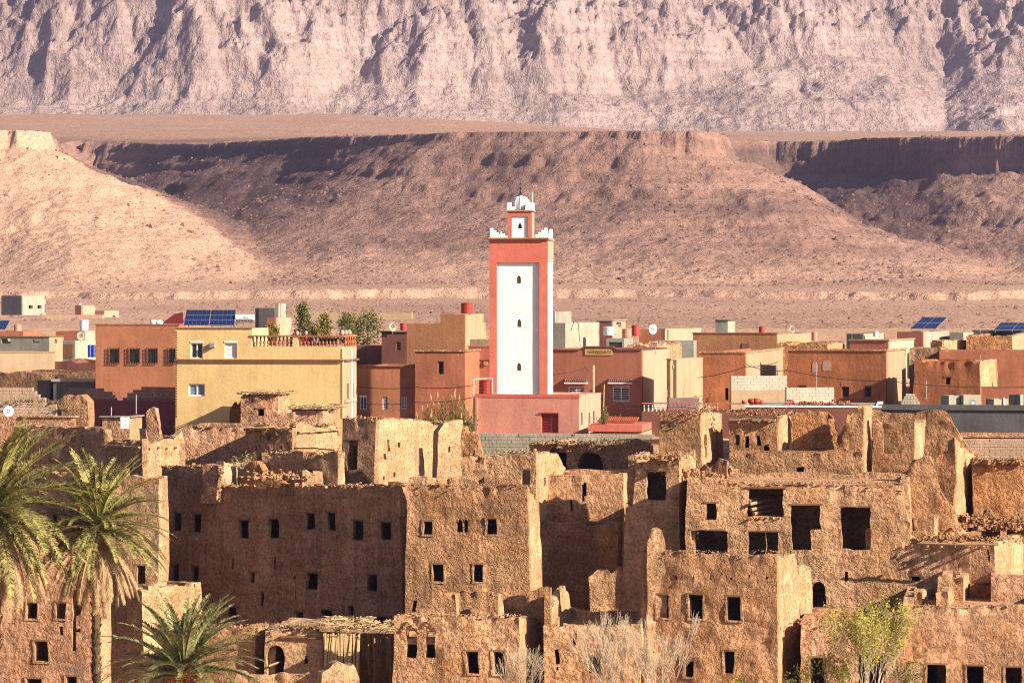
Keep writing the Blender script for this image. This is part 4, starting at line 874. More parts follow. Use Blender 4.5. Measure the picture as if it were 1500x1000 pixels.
crv = house('ruined_house', 'tall bright curved wall end rising beside the roofless upper room', 'ruined wall', 797, 806, 862, 134.4, 10, pxr=834, z0=1.5, mat='adobe_rough', rmat='adobe_smooth', group=RH, rtop=[(807, 898), (812, 880), (820, 866), (830, 860), (834, 872)], roof=False, back=False, thick=.3)
A4 = house('mud_house', 'orange-brown mud house behind the tallest bare bush', 'mud house', 796, 939, 918, 133.4, 7, D=7, z0=-1, mat='adobe', group=RH, fholes=[(840, 846, 923, 944), (811, 818, 950, 972), (812, 816, 975, 981), (861, 880, 961, 986), (895, 900, 925, 938)], ftop=[(796, 917), (860, 919), (939, 918)], amp=.07)
edge_rubble(A4, 800, 936, 917, 100, .11, 'adobe', False, .1, .04)
A5 = house('mud_house', 'big rough mud tower house with three square windows in a row', 'mud house', 936, 1141, 809, 132.5, 16, surround=True, pxr=1175, z0=-1.2, mat='adobe_rough', rmat='adobe_smooth', group=RH, amp=.10, taper=.004, crumb=.14, parapet=.5,
           ftop=[(936, 806), (960, 808), (1000, 808), (1055, 813), (1100, 814), (1128, 808), (1141, 811)], rtop=[(1143, 815), (1150, 810), (1170, 812), (1175, 830)],
           fholes=[(x_, x_ + 3, 843 + (x_ % 3), 847 + (x_ % 3)) for x_ in (965, 988, 1012, 1040, 1070, 1098, 1124)] + [(960, 978, 870, 905), (1008, 1028, 870, 906), (1066, 1087, 873, 909), (1003, 1015, 967, 991), (1060, 1076, 953, 986)])
wall('ruined_wall', 'little horn of mud wall standing on the corner of the big tower house', 947, 975, 134.2, [(947, 800), (952, 776), (960, 774), (968, 780), (972, 795), (975, 808)], 0, .35, 8, 'adobe_smooth', group=RW)
edge_rubble(A5, 940, 1140, 809, 90, .13, 'adobe_rough', False, .12, .05)
wall('ruined_wall', 'pale strip of wall standing between the big tower house and the arched doorway', 1172, 1190, 139, [(1172, 830), (1180, 824), (1190, 832)], -34, .4, -1, 'adobe_smooth', group=RW)
A6 = house('mud_house', 'low reddish mud house behind the leafy yellow-green bush', 'mud house', 1172, 1323, 918, 132.4, 8, D=7, z0=-1.2, mat='adobe_pink', group=RH, fholes=[(1186, 1212, 962, 1010), (1258, 1297, 958, 1010)], ftop=[(1172, 920), (1230, 917), (1262, 915), (1323, 918)], amp=.07)
edge_rubble(A6, 1175, 1300, 914, 300, .14, 'adobe_pink', False, .7, .16, 1.2)
g = Geo(); g.tube([P(1180, 932, 134.3), P(1192, 922, 134.6), P(1206, 918, 135)], .1, 6); link('roof_log', g.mesh('roof_log', A6['loc']), 'old_wood', A6['t'])
A7 = house('mud_house', 'wide low mud house with three tall dark doorways along the bottom', 'mud house', 1322, 1530, 889, 132.5, 9, surround=True, D=8, z0=-1.2, mat='adobe_plain', group=RH, ftop=[(1322, 887), (1400, 889), (1530, 889)], amp=.06, parapet=.3,
           fholes=[(1358, 1385, 972, 1012), (1417, 1441, 974, 1012), (1474, 1496, 976, 1012)])
edge_rubble(A7, 1324, 1500, 888, 140, .12, 'adobe', False, .1, .04)
house('ruined_house', 'square stub of a roof room with a bright side, on the wide low house', 'roof room', 1372, 1412, 846, 138.5, 14, pxr=1422, z0=3, mat='adobe', rmat='adobe_smooth', group=RH, amp=.06)
house('ruined_house', 'broken knee-high corner wall on the wide low house, dazzling inside', 'ruined wall', 1340, 1351, 865, 136.5, 14, pxr=1373, z0=3, mat='adobe_rough', rmat='adobe_smooth', group=RH, roof=False, rtop=[(1353, 868), (1362, 862), (1373, 858)], back=False)
house('ruined_house', 'second low wall stub beside the square roof room', 'ruined wall', 1372, 1390, 869, 136, 14, pxr=1398, z0=3, mat='adobe', rmat='adobe_smooth', group=RH, roof=False, back=False)
house('ruined_house', 'long low roof room at the far end of the wide low house', 'roof room', 1452, 1530, 848, 138, 9, D=3, z0=3, mat='adobe_pink', group=RH, amp=.06)
house('ruined_house', 'dark recessed wall between the two roof rooms of the wide low house', 'ruined wall', 1420, 1454, 856, 140, 9, D=1, z0=3, mat='adobe_red', group=RH)
# ------------------------------------------------------------------ the living town behind the ruins
TH = 'houses of the living town'
def trim(h, o=0.06, hgt=0.14, mat='terracotta', right=True, drop=0.0, name='parapet_cap', py=None):
    z = h['zt'] - drop if py is None else hit(h['L'], h['R'], CX, py)[1]
    if py is not None: z = zat(py, h['R'][1])
    g = Geo(); wbox(g, h['L'], h['R'], -o, np.linalg.norm(h['R'] - h['L']) + o, z, z + hgt, -.3, o)
    if right: wbox(g, h['r0'], h['RB'], -.14, np.linalg.norm(h['RB'] - h['r0']), z + .001, z + hgt - .001, -.3, o)
    return link(name, g.mesh(name, h['loc']), mat, h['t'])
def wpart(h, name, mat, px0, px1, py0, py1, o0, o1, right=False, parent=None):
    A, B = (h['r0'], h['RB']) if right else (h['L'], h['R'])
    (u0, za), (u1, zb) = hit(A, B, px0, py0), hit(A, B, px1, py1); g = Geo(); wbox(g, A, B, u0, u1, min(za, zb), max(za, zb), o0, o1)
    return link(name, g.mesh(name, h['loc']), mat, parent or h['t'])
def MH(label, *a, cat='house', name='house', **k):
    k.setdefault('ruin', False); k.setdefault('group', TH); return house(name, label, cat, *a, **k)
def tank(label, px, py0, py1, w, Y, mat, ribs=True):
    z0, z1 = zat(py1, Y), zat(py0, Y); x = (px - CX) / F * Y; r = w / 2 / F * Y; h = z1 - z0
    t = thing('water_tank', label, 'water tank', (x, Y, z0), 'water tanks on the roofs'); g = Geo()
    prof = [(r * .93, 0), (r * .95, h * .08)]
    for k in range(4):
        a = .12 + k * .19; prof += [(r * .95, h * a), (r, h * (a + .04)), (r, h * (a + .12)), (r * .95, h * (a + .16))]
    prof += [(r * .95, h * .9)]
    link('barrel', g.lathe((0, 0, 0), prof, 16).mesh('barrel', smooth=False), mat, t)
    link('lid', Geo().lathe((0, 0, h * .9), [(r * 1.03, 0), (r * 1.03, h * .05), (r * .5, h * .1), (.02, h * .11)], 16).mesh('lid'), mat, t)
    link('pipe', Geo().tube([(r * .9, -r * .3, h * .15), (r * 1.15, -r * .3, h * .15), (r * 1.15, -r * .3, -.1)], .03, 5).mesh('pipe'), 'grey_metal', t)
    return t
def solar(label, c00, c10, c01, c11, Y0, Y1, cols, rows, split=2):
    """corner pixels: bottom-left, bottom-right (at depth Y0), top-left, top-right (at Y1)"""
    q = [P(*c00, Y0), P(*c10, Y0), P(*c01, Y1), P(*c11, Y1)]; loc = (q[0] + q[1]) / 2
    t = thing('solar_array', label, 'solar panels', loc, 'solar arrays on the roofs')
    def at(u, v): return (q[0] * (1 - u) + q[1] * u) * (1 - v) + (q[2] * (1 - u) + q[3] * u) * v
    nn = np.cross(q[1] - q[0], q[2] - q[0]); nn /= np.linalg.norm(nn)
    if nn[1] > 0: nn = -nn
    def quad(u0, u1, v0, v1, a, b): return [at(u0, v0) + nn * a, at(u1, v0) + nn * a, at(u1, v1) + nn * a, at(u0, v1) + nn * a, at(u0, v0) + nn * b, at(u1, v0) + nn * b, at(u1, v1) + nn * b, at(u0, v1) + nn * b]
    for s in range(split):
        a, b = s / split + .006, (s + 1) / split - .006
        p = link('solar_panel', Geo().hexa(quad(a, b, 0, 1, 0, .04)).mesh('solar_panel', loc), 'grey_metal', t)
        for i in range(cols):
            for j in range(rows):
                du, dv = (b - a) / cols, 1 / rows
                link('cell', Geo().hexa(quad(a + du * (i + .03), a + du * (i + .97), dv * (j + .03), dv * (j + .97), .041, .05)).mesh('cell', loc), 'solar_cell', p)
    for u in (.05, .5, .95):
        g = Geo(); top = at(u, .95); g.tube([top, (top[0], top[1], loc[2] - .1)], .03, 5); g.tube([at(u, .02), (at(u, .02)[0], at(u, .02)[1], loc[2] - .15)], .03, 5)
        link('support', g.mesh('support', loc), 'grey_metal', t)

# far houses out on the plain
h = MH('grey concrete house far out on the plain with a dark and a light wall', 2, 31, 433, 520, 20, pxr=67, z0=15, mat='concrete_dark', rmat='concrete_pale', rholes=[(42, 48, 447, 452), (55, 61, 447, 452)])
h = MH('small pink house with a dark side wall far out on the plain', 110, 119, 447, 500, 25, pxr=140, z0=14, mat='dusty_pink', rmat='pink_pale'); tank('tiny blue tank on the small pink house far out on the plain', 117, 444, 448, 4, 502, 'blue_white_tank')
h = MH('low pale pink house beside the small pink house far out on the plain', 139, 153, 455, 495, 25, pxr=174, z0=14, mat='pink_plaster', rmat='pink_pale', rholes=[(165, 169, 462, 467)])
h = MH('long pale compound wall across the plain behind the trees', 428, 603, 458, 470, 2, D=3, z0=14, mat='cream_plaster', cat='compound wall', name='compound_wall', roof=False)
h = MH('long pinkish wall in front of the far plain houses', 60, 150, 461, 480, 2, D=2, z0=14, mat='pink_pale', cat='compound wall', name='compound_wall', roof=False)

# left cluster
h = MH('white house with a tall stair tower beyond the balustrade terrace', 391, 404, 465, 300, 18, pxr=427, z0=12, mat='dusty_pink', rmat='pink_pale')
h2 = MH('white stair tower rising over the pinkish house beyond the balustrade', 403, 408, 444, 306, 18, pxr=418, z0=12, mat='concrete_pale', rmat='white_plaster', rholes=[(411, 413, 448, 455)])
h2 = MH('blue-grey block house beyond the solar water heater', 379, 402, 451, 320, 10, pxr=404, z0=12, mat='concrete_dark')
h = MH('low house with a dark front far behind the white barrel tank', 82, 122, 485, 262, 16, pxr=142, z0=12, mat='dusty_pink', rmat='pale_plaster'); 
tank('white barrel tank on the low dark-fronted roof', 123, 468, 484, 13, 264, 'white_plaster')
h = MH('grey-brown house with one small opening behind the pale peach wall', 0, 72, 494, 245, 16, pxr=93, z0=11, mat='concrete', rmat='cream_plaster', fholes=[(47, 58, 497, 502), (2, 15, 496, 503)], rholes=[(80, 84, 497, 503)]); trim(h, mat='wood', hgt=.1)
tank('small pinkish tank beside the leftmost solar array', 26, 475, 490, 11, 262, 'faded_tank')
MH('low dark red parapet house under the leftmost solar array', -20, 34, 485, 258, 10, D=5, z0=12, mat='terracotta')
solar('solar array cut off by the photo edge, the leftmost of the four', (-25, 483), (8, 483), (-12, 470), (15, 470), 262, 264, 3, 3)
h = MH('pale wall house with a brown door behind the blue barrels', 92, 110, 499, 240, 18, pxr=142, z0=11, mat='concrete', rmat='pale_plaster'); wpart(h, 'door', 'wood', 93, 107, 504, 524, .01, .05)
for i, (x, lab) in enumerate(((131.5, 'blue plastic barrel nearer the pale wall'), (137, 'blue plastic barrel touching the orange house'))):
    tank(lab, x, 505, 523, 6.5, 232, 'blue_plastic')
h = MH('pale peach house wall at the left edge, bright in the sun', -40, 81, 516, 222, -20, D=6, z0=9, mat='cream_plaster', rmat='ochre_plaster'); trim(h, mat='old_wood', hgt=.08, right=False)
h = MH('low reddish mud house with a brush parapet between peach wall and orange house', 80, 142, 529, 215, 14, D=6, z0=9, mat='maroon_plaster', ruin=True, step=.4)
h = MH('long shaded mud house with a cracked parapet above the grey tank', -10, 142, 547, 206, 22, D=5, z0=8, mat='adobe_dark', ruin=True, step=.4)
h = MH('grey concrete cistern house below the long shaded mud house', 66, 76, 557, 196, 30, pxr=79, z0=8, mat='concrete_dark', rmat='concrete')
h = MH('grey concrete cistern with a slab lid at the foot of the orange house', 78, 150, 559, 194, 8, D=4, z0=8, mat='concrete_dark', cat='cistern', name='cistern'); trim(h, .12, .18, 'concrete')
h = MH('orange house with a row of four barred windows', 140, 262, 476, 192, 8, D=9, z0=8.5, mat='orange_plaster', fholes=[(160, 174, 511, 531, 'grille'), (189, 204, 511, 531, 'grille'), (216, 230, 511, 531, 'grille'), (247, 257, 511, 531, 'grille')]); trim(h, .05, .07, 'terracotta')
g = Geo(); q = [P(236, 474, 196), P(268, 474, 196), P(268, 457, 196), P(255, 460, 196)]; g.hexa([*q, *[p + (0, .12, 0) for p in q]]); o = link('metal_sheet', g.mesh('metal_sheet', q[0]), 'dark_red'); o.location = q[0]; tag(o, 'dark red slanting metal sheet on the orange roof', 'metal sheet')
for i, (x, w, lab) in enumerate(((225, 10, 'flatter white sack on the orange roof'), (233, 9, 'rounder white sack next to the red sheet'))):
    c = P(x, 472, 195); o = link('sack', Geo().lathe((0, 0, 0), [(.05, -.2), (.26, -.14), (.28, .02), (.2, .14), (.04, .18 - i * .03)], 9).mesh('sack', smooth=True), 'cloth_white'); o.location = c; tag(o, lab, 'sack', 'white sacks on the orange roof')
# yellow house
h = MH('yellow house with white windows, a roof terrace and a patterned corner strip', 257, 502, 508, 176, 8, pxr=522, z0=8, mat='yellow_plaster', rmat='cream_plaster', D=4,
       fholes=[(276, 300, 562, 580, 'bluewin'), (278.6, 297.4, 500, 525.4, 'gap'), (328.6, 347.4, 500, 525.4, 'gap')], rholes=[(508, 511, 562, 590), (515, 518, 562, 590)], htop=zat(508, 176))
YH = h
_u = hit(YH['L'], YH['R'], 369, 490)[0]; YU = float((YH['L'] + YH['d'] * _u)[1])
hu = MH('upper yellow storey with one open and one shuttered window', 257, 369, 481, YU + .004, 8, D=4.5, z0=zat(527.5, 176), free=True, mat='yellow_plaster', fholes=[(279, 297, 502, 525, 'white'), (329, 347, 502, 525, 'shutter')], cat='upper storey')
hu['t'].parent = YH['t']; hu['t'].location = np.array(hu['loc']) - np.array(YH['loc']); hu['t'].name = 'upper_storey'

# flatten: the storey's walls become parts of the yellow house
for ch in list(hu['t'].children):
    ch.parent = YH['t']; ch.location = hu['t'].location
bpy.data.objects.remove(hu['t'])
g = Geo(); wbox(g, YH['L'], YH['R'], -.05, YH['W'] + .06, zat(529.5, 176), zat(526.5, 176), -.05, .16); wbox(g, YH['r0'], YH['RB'], -.1, YH['D'] - .3, zat(529.5, 176), zat(526.5, 176) - .01, -.05, .16); link('string_course', g.mesh('string_course', YH['loc']), 'maroon_plaster', YH['t'])
g = Geo(); wbox(g, YH['L'], YH['R'], -.04, hit(YH['L'], YH['R'], 369, 481)[0] + .05, zat(481.2, 176), zat(479.8, 176), -.2, .07); link('parapet_cap', g.mesh('parapet_cap', YH['loc']), 'terracotta', YH['t'])
for a, b, lo, hi in ((257.6, 259.4, 484, 612), (499.8, 501.8, 510, 612)):              # patterned corner strips: small dark and light squares
    n = 34
    g1, g2 = Geo(), Geo(); (u0, _), (u1, _) = hit(YH['L'], YH['R'], a, 500), hit(YH['L'], YH['R'], b, 500); zt_, zb_ = zat(lo, 176.2), zat(hi, 176.2)
    for k in range(n):
        z0_, z1_ = zb_ + (zt_ - zb_) * k / n, zb_ + (zt_ - zb_) * (k + .55) / n
        wbox(g1, YH['L'], YH['R'], u0, u1, z0_, z1_, .002, .03)
    link('corner_strip', g1.mesh('corner_strip', YH['loc']), 'maroon_plaster', YH['t'])
wpart(YH, 'drain_pipe', 'white_metal', 513.2, 514.4, 512, 612, .02, .1, True); wpart(YH, 'ledge', 'pink_plaster', 504, 520, 585, 587, .0, .12, True)
ac = wpart(YH, 'junction_box', 'grey_metal', 309, 316, 502, 508.5, .02, .34)
# balustrade
def balu(a, b, zlo, zhi, n, parent, loc, mat='terracotta'):
    for k in range(n):
        p = a + (b - a) * (k + .5) / n; hh = zhi - zlo; r = .085
        link('baluster', Geo().lathe((p[0], p[1], zlo), [(r, 0), (r, hh * .08), (r * .5, hh * .14), (r * 1.05, hh * .34), (r * .95, hh * .46), (r * .42, hh * .74), (r * .8, hh * .84), (r * .8, hh)], 8).mesh('baluster', loc), mat, parent)
d_, e_ = YH['d'], YH['e']; za, zb = zat(508, 176) + .02, zat(493.5, 176)
uA = hit(YH['L'], YH['R'], 370, 500)[0]; a = YH['L'] + d_ * (uA + .1) + e_ * .2; b = YH['R'] - d_ * .25 + e_ * .2; m_ = a + (b - a) * .49
balu(a, m_ - d_ * .2, za, zb, 10, YH['t'], YH['loc']); balu(m_ + d_ * .2, b, za, zb, 11, YH['t'], YH['loc'])
g = Geo(); wbox(g, YH['L'], YH['R'], uA - .15, YH['W'] - .02, zb, zb + .1, -.4, .06); link('handrail', g.mesh('handrail', YH['loc']), 'terracotta', YH['t'])
g = Geo(); u_ = np.dot(m_ - YH['L'], d_); wbox(g, YH['L'], YH['R'], u_ - .16, u_ + .16, za, zb, -.4, .02); link('pier', g.mesh('pier', YH['loc']), 'yellow_plaster', YH['t'])
balu(YH['R'] + e_ * .5, YH['RB'] - e_ * .2, za, zb, 5, YH['t'], YH['loc'])
g = Geo(); wbox(g, YH['r0'], YH['RB'], -.4, YH['D'] - .5, zb + .002, zb + .102, -.35, .06); link('handrail', g.mesh('handrail', YH['loc']), 'terracotta', YH['t'])
for px in (434, 447): 
    c = hit(YH['L'], YH['R'], px, 490)[0]; p = YH['L'] + d_ * c + e_ * .2; link('finial', Geo().lathe((p[0], p[1], zb + .1), [(.06, 0), (.1, .05), (.13, .14), (.1, .22), (.03, .27)], 9).mesh('finial', YH['loc'], True), 'pink_pale', YH['t'])
for k in range(3):
    p = YH['R'] + e_ * (.3 + k * 1.1) - d_ * .1; link('finial', Geo().lathe((p[0], p[1], zb + .1), [(.08, 0), (.13, .06), (.16, .17), (.1, .27), (.03, .32)], 9).mesh('finial', YH['loc'], True), 'pink_pale', YH['t'])
for i, (f_, w, mat, lab) in enumerate(((.545, .32, 'cloth_red', 'bright red cloth hung behind the balustrade'), (.585, .2, 'cloth_red', 'narrow red garment hung next to the bright red cloth'), (.63, .3, 'cloth_navy', 'dark navy cloth hung behind the balustrade'), (.70, .45, 'cloth_grey', 'pale grey cloth hung behind the balustrade'), (.79, .5, 'cloth_navy', 'broad dark cloth hung behind the middle of the balustrade'), (.9, .6, 'cloth_navy', 'dark cloth hung behind the balustrade end by the knobbed corner'))):
    p = a + (b - a) * f_ + e_ * .55; rs_ = np.random.default_rng(i); n = 8; V = []; 
    for k in range(n + 1):
        for j, zz in enumerate((zb - .08, (za + zb) / 2, za + .12)):
            q = d_ * (w * (k / n - .5)) + e_ * (.05 * math.sin(k * 1.9 + j)); V.append((q[0], q[1], zz - za))
    Q = [(k * 3 + j, k * 3 + 3 + j, k * 3 + 4 + j, k * 3 + 1 + j) for k in range(n) for j in range(2)]
    o = link('hanging_cloth', mkmesh('hanging_cloth', np.array(V), Q, True), mat); o.location = (p[0], p[1], za); tag(o, lab, 'laundry', 'laundry on the yellow terrace')
solar('big solar array of two panels on the yellow house', (269, 477), (344, 477), (273, 454.5), (346, 454.5), 178, 179.2, 6, 3)
hw = P(359, 468, 178.6); t = thing('solar_water_heater', 'white solar water heater cylinder lying on the yellow roof', 'water heater', hw)
g = Geo(); g.tube([(-.58, 0, .12), (-.56, 0, .12), (.56, -.08, .12), (.58, -.08, .12)], [.12, .2, .2, .12], 14); link('cylinder', g.mesh('cylinder', smooth=False), 'white_metal', t)
for x in (-.4, 0, .4): link('leg', Geo().tube([(x, 0, 0), (x - .15, .1, -.35)], .02, 4).mesh('leg'), 'grey_metal', t)
for k in range(12): link('vacuum_tube', Geo().tube([(-.5 + k * .09, .02, -.02), (-.5 + k * .09, -.25, -.16)], .03, 5).mesh('vacuum_tube'), 'black_iron', t)
link('frame', Geo().tube([(-.6, -.25, -.18), (.6, -.3, -.18)], .025, 4).mesh('frame'), 'grey_metal', t)
rng = np.random.default_rng(2)
for k in range(9):                                                         # faded marks on the heater
    x = -.05 + k * .045; link('faded_mark', Geo().box((x, -.245, .13), (.02 + .01 * (k % 2), .012, .05 + .03 * (k % 3))).mesh('faded_mark'), 'concrete', t)
# walls between the yellow house and the mud quarter
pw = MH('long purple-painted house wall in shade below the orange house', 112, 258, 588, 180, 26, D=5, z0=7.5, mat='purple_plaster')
def block_wall(label, px0, px1, ptop, Y, th, rows, bw, bh, mat, core, z0, prof=None, group='concrete block walls', free=False):
    """a wall whose upper courses are single blocks with open joints"""
    s, c = math.sin(R(th)), math.cos(R(th)); a0 = (px0 - CX) / F; Rr = np.array([(px1 - CX) / F * Y, Y]); dF = np.array([c, -s]); W = (Rr[0] - a0 * Y) / (c + a0 * s); Lf = Rr - W * dF
    zt = zat(ptop, Y); loc = np.array([*((Lf + Rr) / 2), z0]); t = thing('block_wall', label, 'block wall', loc, group)
    zb = zt - rows * bh; g = Geo(); wbox(g, Lf, Rr, 0, W, z0, zb, -.3, .0)
    wbox(g, Lf, Rr, .02, W - .02, zb, zt - .03 - (bh * rows if prof else 0) * .98, -.26, -.03); link('wall', g.mesh('wall', loc), core, t)
    n = 0; rr = np.random.default_rng(abs(int(px0)) + 1)
    for r in range(rows):
        u = -bw * .5 * (r % 2)
        while u < W:
            a, b = max(u, 0) + .008, min(u + bw, W) - .008
            if b - a > .08 and n < 290:
                um = (a + b) / 2; zz = zb + r * bh
                top_ok = True if prof is None else zz + bh * .6 < np.interp(um / W, [p[0] for p in prof], [p[1] for p in prof]) * rows * bh + zb
                if top_ok:
                    j = rr.uniform(-.012, .012); g = Geo(); wbox(g, Lf, Rr, a, b, zz + .008, zz + bh - .008, -.29, j); link('concrete_block', g.mesh('concrete_block', loc), mat, t); n += 1
            u += bw
    return dict(t=t, loc=loc, L=Lf, R=Rr, zt=zt, W=W)
block_wall('bare block wall with a sloping-ended parapet, left of the grey cistern', -20, 66, 568, 178, 8, 5, .42, .2, 'mud_brick_pale', 'mud_brick_pale', 8, [(0, .3), (.3, 1), (.8, 1), (1, .3)])
def on_pw(px): u = hit(pw['L'], pw['R'], px, 580)[0]; return float((pw['L'] + pw['d'] * u)[1])
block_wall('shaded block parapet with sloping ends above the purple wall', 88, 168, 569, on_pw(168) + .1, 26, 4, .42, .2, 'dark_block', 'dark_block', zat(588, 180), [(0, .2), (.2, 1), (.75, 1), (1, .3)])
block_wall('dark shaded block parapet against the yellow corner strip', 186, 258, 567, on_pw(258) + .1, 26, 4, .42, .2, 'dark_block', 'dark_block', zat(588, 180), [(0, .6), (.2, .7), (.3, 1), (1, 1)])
wall('ruined_wall', 'thick crumbling pillar of old mud standing before the purple wall', 89, 128, 172, [(89, 588), (93, 580), (118, 580), (126, 590), (128, 616)], 16, 1.0, 8, 'adobe_rough', amp=.12, group=RW, step=.15)
wall('ruined_wall', 'small broken mud stump before the yellow corner strip', 214, 232, 170, [(214, 612), (217, 602), (224, 599), (232, 600), (232, 625)], 10, .5, 8, 'adobe_pink', amp=.1, group=RW, step=.12)
block_wall('low pinkish block wall under a heap of broken bricks at the left edge', -20, 82, 592, 170, 8, 4, .4, .18, 'mud_brick_pale', 'adobe_pink', 8.5)
rb = rubble('rubble_heap', [P(10, 590, 170.5), P(40, 588, 170.5), P(80, 590, 170.5), P(90, 600, 170)], 240, .16, 'thatch', None, .3, 15, .1); tag(rb, 'heap of broken bricks and sticks on the low pinkish block wall', 'rubble')
h = house('mud_house', 'flat-roofed low room with a slab edge below the crumbling pillar', 'roof room', 34, 108, 611, 167, 10, pxr=112, z0=8.5, mat='adobe_pink', ruin=False, group=RH); trim(h, .12, .08, 'adobe_smooth')
h = house('mud_house', 'little roof hut with a white cloth thrown over its wall', 'roof room', 150, 190, 611, 166, 12, pxr=208, z0=8.5, mat='adobe_pink', rmat='adobe_smooth', ruin=False, group=RH); trim(h, .15, .06, 'concrete')
V = []; c = P(183, 612, 165.6)
for k in range(7):
    for j in range(6): V.append((-.25 + k * .085, -.06 - .05 * math.sin(k * 1.7) * (j > 0) - .03 * j, -.12 * j + .05 * (j == 0)))
o = link('hanging_cloth', mkmesh('hanging_cloth', np.array(V), [(k * 6 + j, k * 6 + 6 + j, k * 6 + 7 + j, k * 6 + 1 + j) for k in range(6) for j in range(5)], True), 'cloth_white'); o.location = c; tag(o, 'white cloth thrown over the little roof hut', 'laundry')
for i, (x, y0, y1, Yq, lab) in enumerate(((199.5, 578, 606, 167, 'thin bare pole on the roof hut with the white cloth'), (163, 596, 611, 167, 'short bare stick on the roof hut with the white cloth'), (869.5, 535, 576, 189, 'pale wooden post before the dusty pink house'), (1196, 530, 568, 203, 'grey iron post against the rust-red wall'), (1357, 558, 585, 192, 'thin post between the two red mud houses'), (884, 563, 600, 184, 'crooked stick by the vine at the bright hall corner'), (1137, 532, 552, 200, 'thin rod on the cream side wall'), (1436, 520, 532, 204, 'short rod on the red mud house roof'))):
    a_, b_ = P(x, y1, Yq), P(x + (1 if i == 5 else 0), y0, Yq); r_ = .07 if i == 2 else .035
    o = link('post', Geo().tube([(0, 0, 0), (b_ - a_) / 2, b_ - a_], r_, 7).mesh('post'), 'reed' if i in (2, 5) else 'grey_metal'); o.location = a_; tag(o, lab, 'post')
t = thing('satellite_dish', 'round dish rim on a stake at the left edge beside the brick heap', 'satellite dish', P(12, 612, 168))
def dish(t, r, mat='white_metal', tilt=.5, turn=.5):
    V = [(0, 0, 0)]; n = 18; T = []; Q = []
    for k in range(3):
        for i in range(n):
            w = 6.283 * i / n; q = r * (k + 1) / 3; V.append((q * math.cos(w), -.25 * q * q / r, q * math.sin(w)))
    T = [(0, 1 + i, 1 + (i + 1) % n) for i in range(n)]; Q = [(1 + k * n + i, 1 + k * n + (i + 1) % n, 1 + (k + 1) * n + (i + 1) % n, 1 + (k + 1) * n + i) for k in range(2) for i in range(n)]
    V = np.array(V); ca, sa = math.cos(turn), math.sin(turn); V = V @ np.array([(ca, -sa, 0), (sa, ca, 0), (0, 0, 1)]).T + (0, 0, r * 1.3)
    link('reflector', mkmesh('reflector', V, (Q, T), True), mat, t)
    rim = [(r * math.cos(6.283 * i / 18), -.25 * r, r * math.sin(6.283 * i / 18)) for i in range(19)]; rim = np.array(rim) @ np.array([(ca, -sa, 0), (sa, ca, 0), (0, 0, 1)]).T + (0, 0, r * 1.3)
    link('rim', Geo().tube(rim, .02, 5, False).mesh('rim'), mat, t); link('mast', Geo().tube([(0, .05, -.1), (0, .05, r * 1.3)], .03, 6).mesh('mast'), 'grey_metal', t)
    link('feed_arm', Geo().tube([(0, 0, r * .5), (sa * r * .2, -r * .75, r * 1.3)], .015, 4).mesh('feed_arm'), 'grey_metal', t)
dish(t, .3)

# centre: ochre and brown houses left of the minaret
h = MH('brown house with a small window and a dark flat roof edge behind the reddish house', 559, 597, 487, 222, 12, D=7, z0=10, mat='maroon_plaster', fholes=[(580, 587, 501, 513, 'darkwin')]); trim(h, .1, .12, 'concrete_dark')
MH('low brown house beside the round garden trees', 520, 561, 506, 226, 14, D=8, z0=10, mat='maroon_plaster')
tank('red drum on the brown house behind the reddish house', 591, 473, 484, 10, 226, 'red_tank')
h = MH('ochre house with a stepped roofline under the big red tank', 596, 681, 474, 212, 14, pxr=712, z0=10, mat='ochre_plaster', rmat='cream_plaster'); 
hb = MH('ochre stair block carrying the big red tank', 645, 681, 460, 212.04, 14, pxr=709, z0=zat(474, 212) - .4, free=True, mat='ochre_plaster', rmat='cream_plaster', cat='stair block')
tank('big red tank on the ochre stair block', 684, 443, 459, 18, 213.4, 'red_tank')
h = MH('reddish house front with small grated windows above the bright mud wall', 523, 610, 537, 196, 10, D=8, z0=9, mat='orange_plaster', fholes=[(527, 537, 581, 600, 'white'), (560, 568, 581, 600, 'louvre'), (587, 596, 581, 600, 'louvre')]); trim(h, .12, .1, 'terracotta')
h = MH('taller rough reddish house with one window next to the gap by the minaret', 608, 681, 515, 195, 10, D=9, z0=9, mat='terracotta', fholes=[(641, 650, 529, 548, 'darkwin')]); trim(h, .1, .1, 'adobe_dark')
h = MH('dusty red house half hidden behind the minaret', 686, 730, 508, 200, 10, D=8, z0=9, mat='dusty_pink'); trim(h, .05, .1, 'red_plaster'); wpart(h, 'string_course', 'maroon_plaster', 687, 728, 526, 528, 0, .08); wpart(h, 'wall_lamp', 'cream_plaster', 709, 714, 529, 535, 0, .15)
MH('cream wall of a house behind the minaret, below the ochre house', 688, 722, 497, 206, 14, D=4, z0=10, mat='cream_plaster')
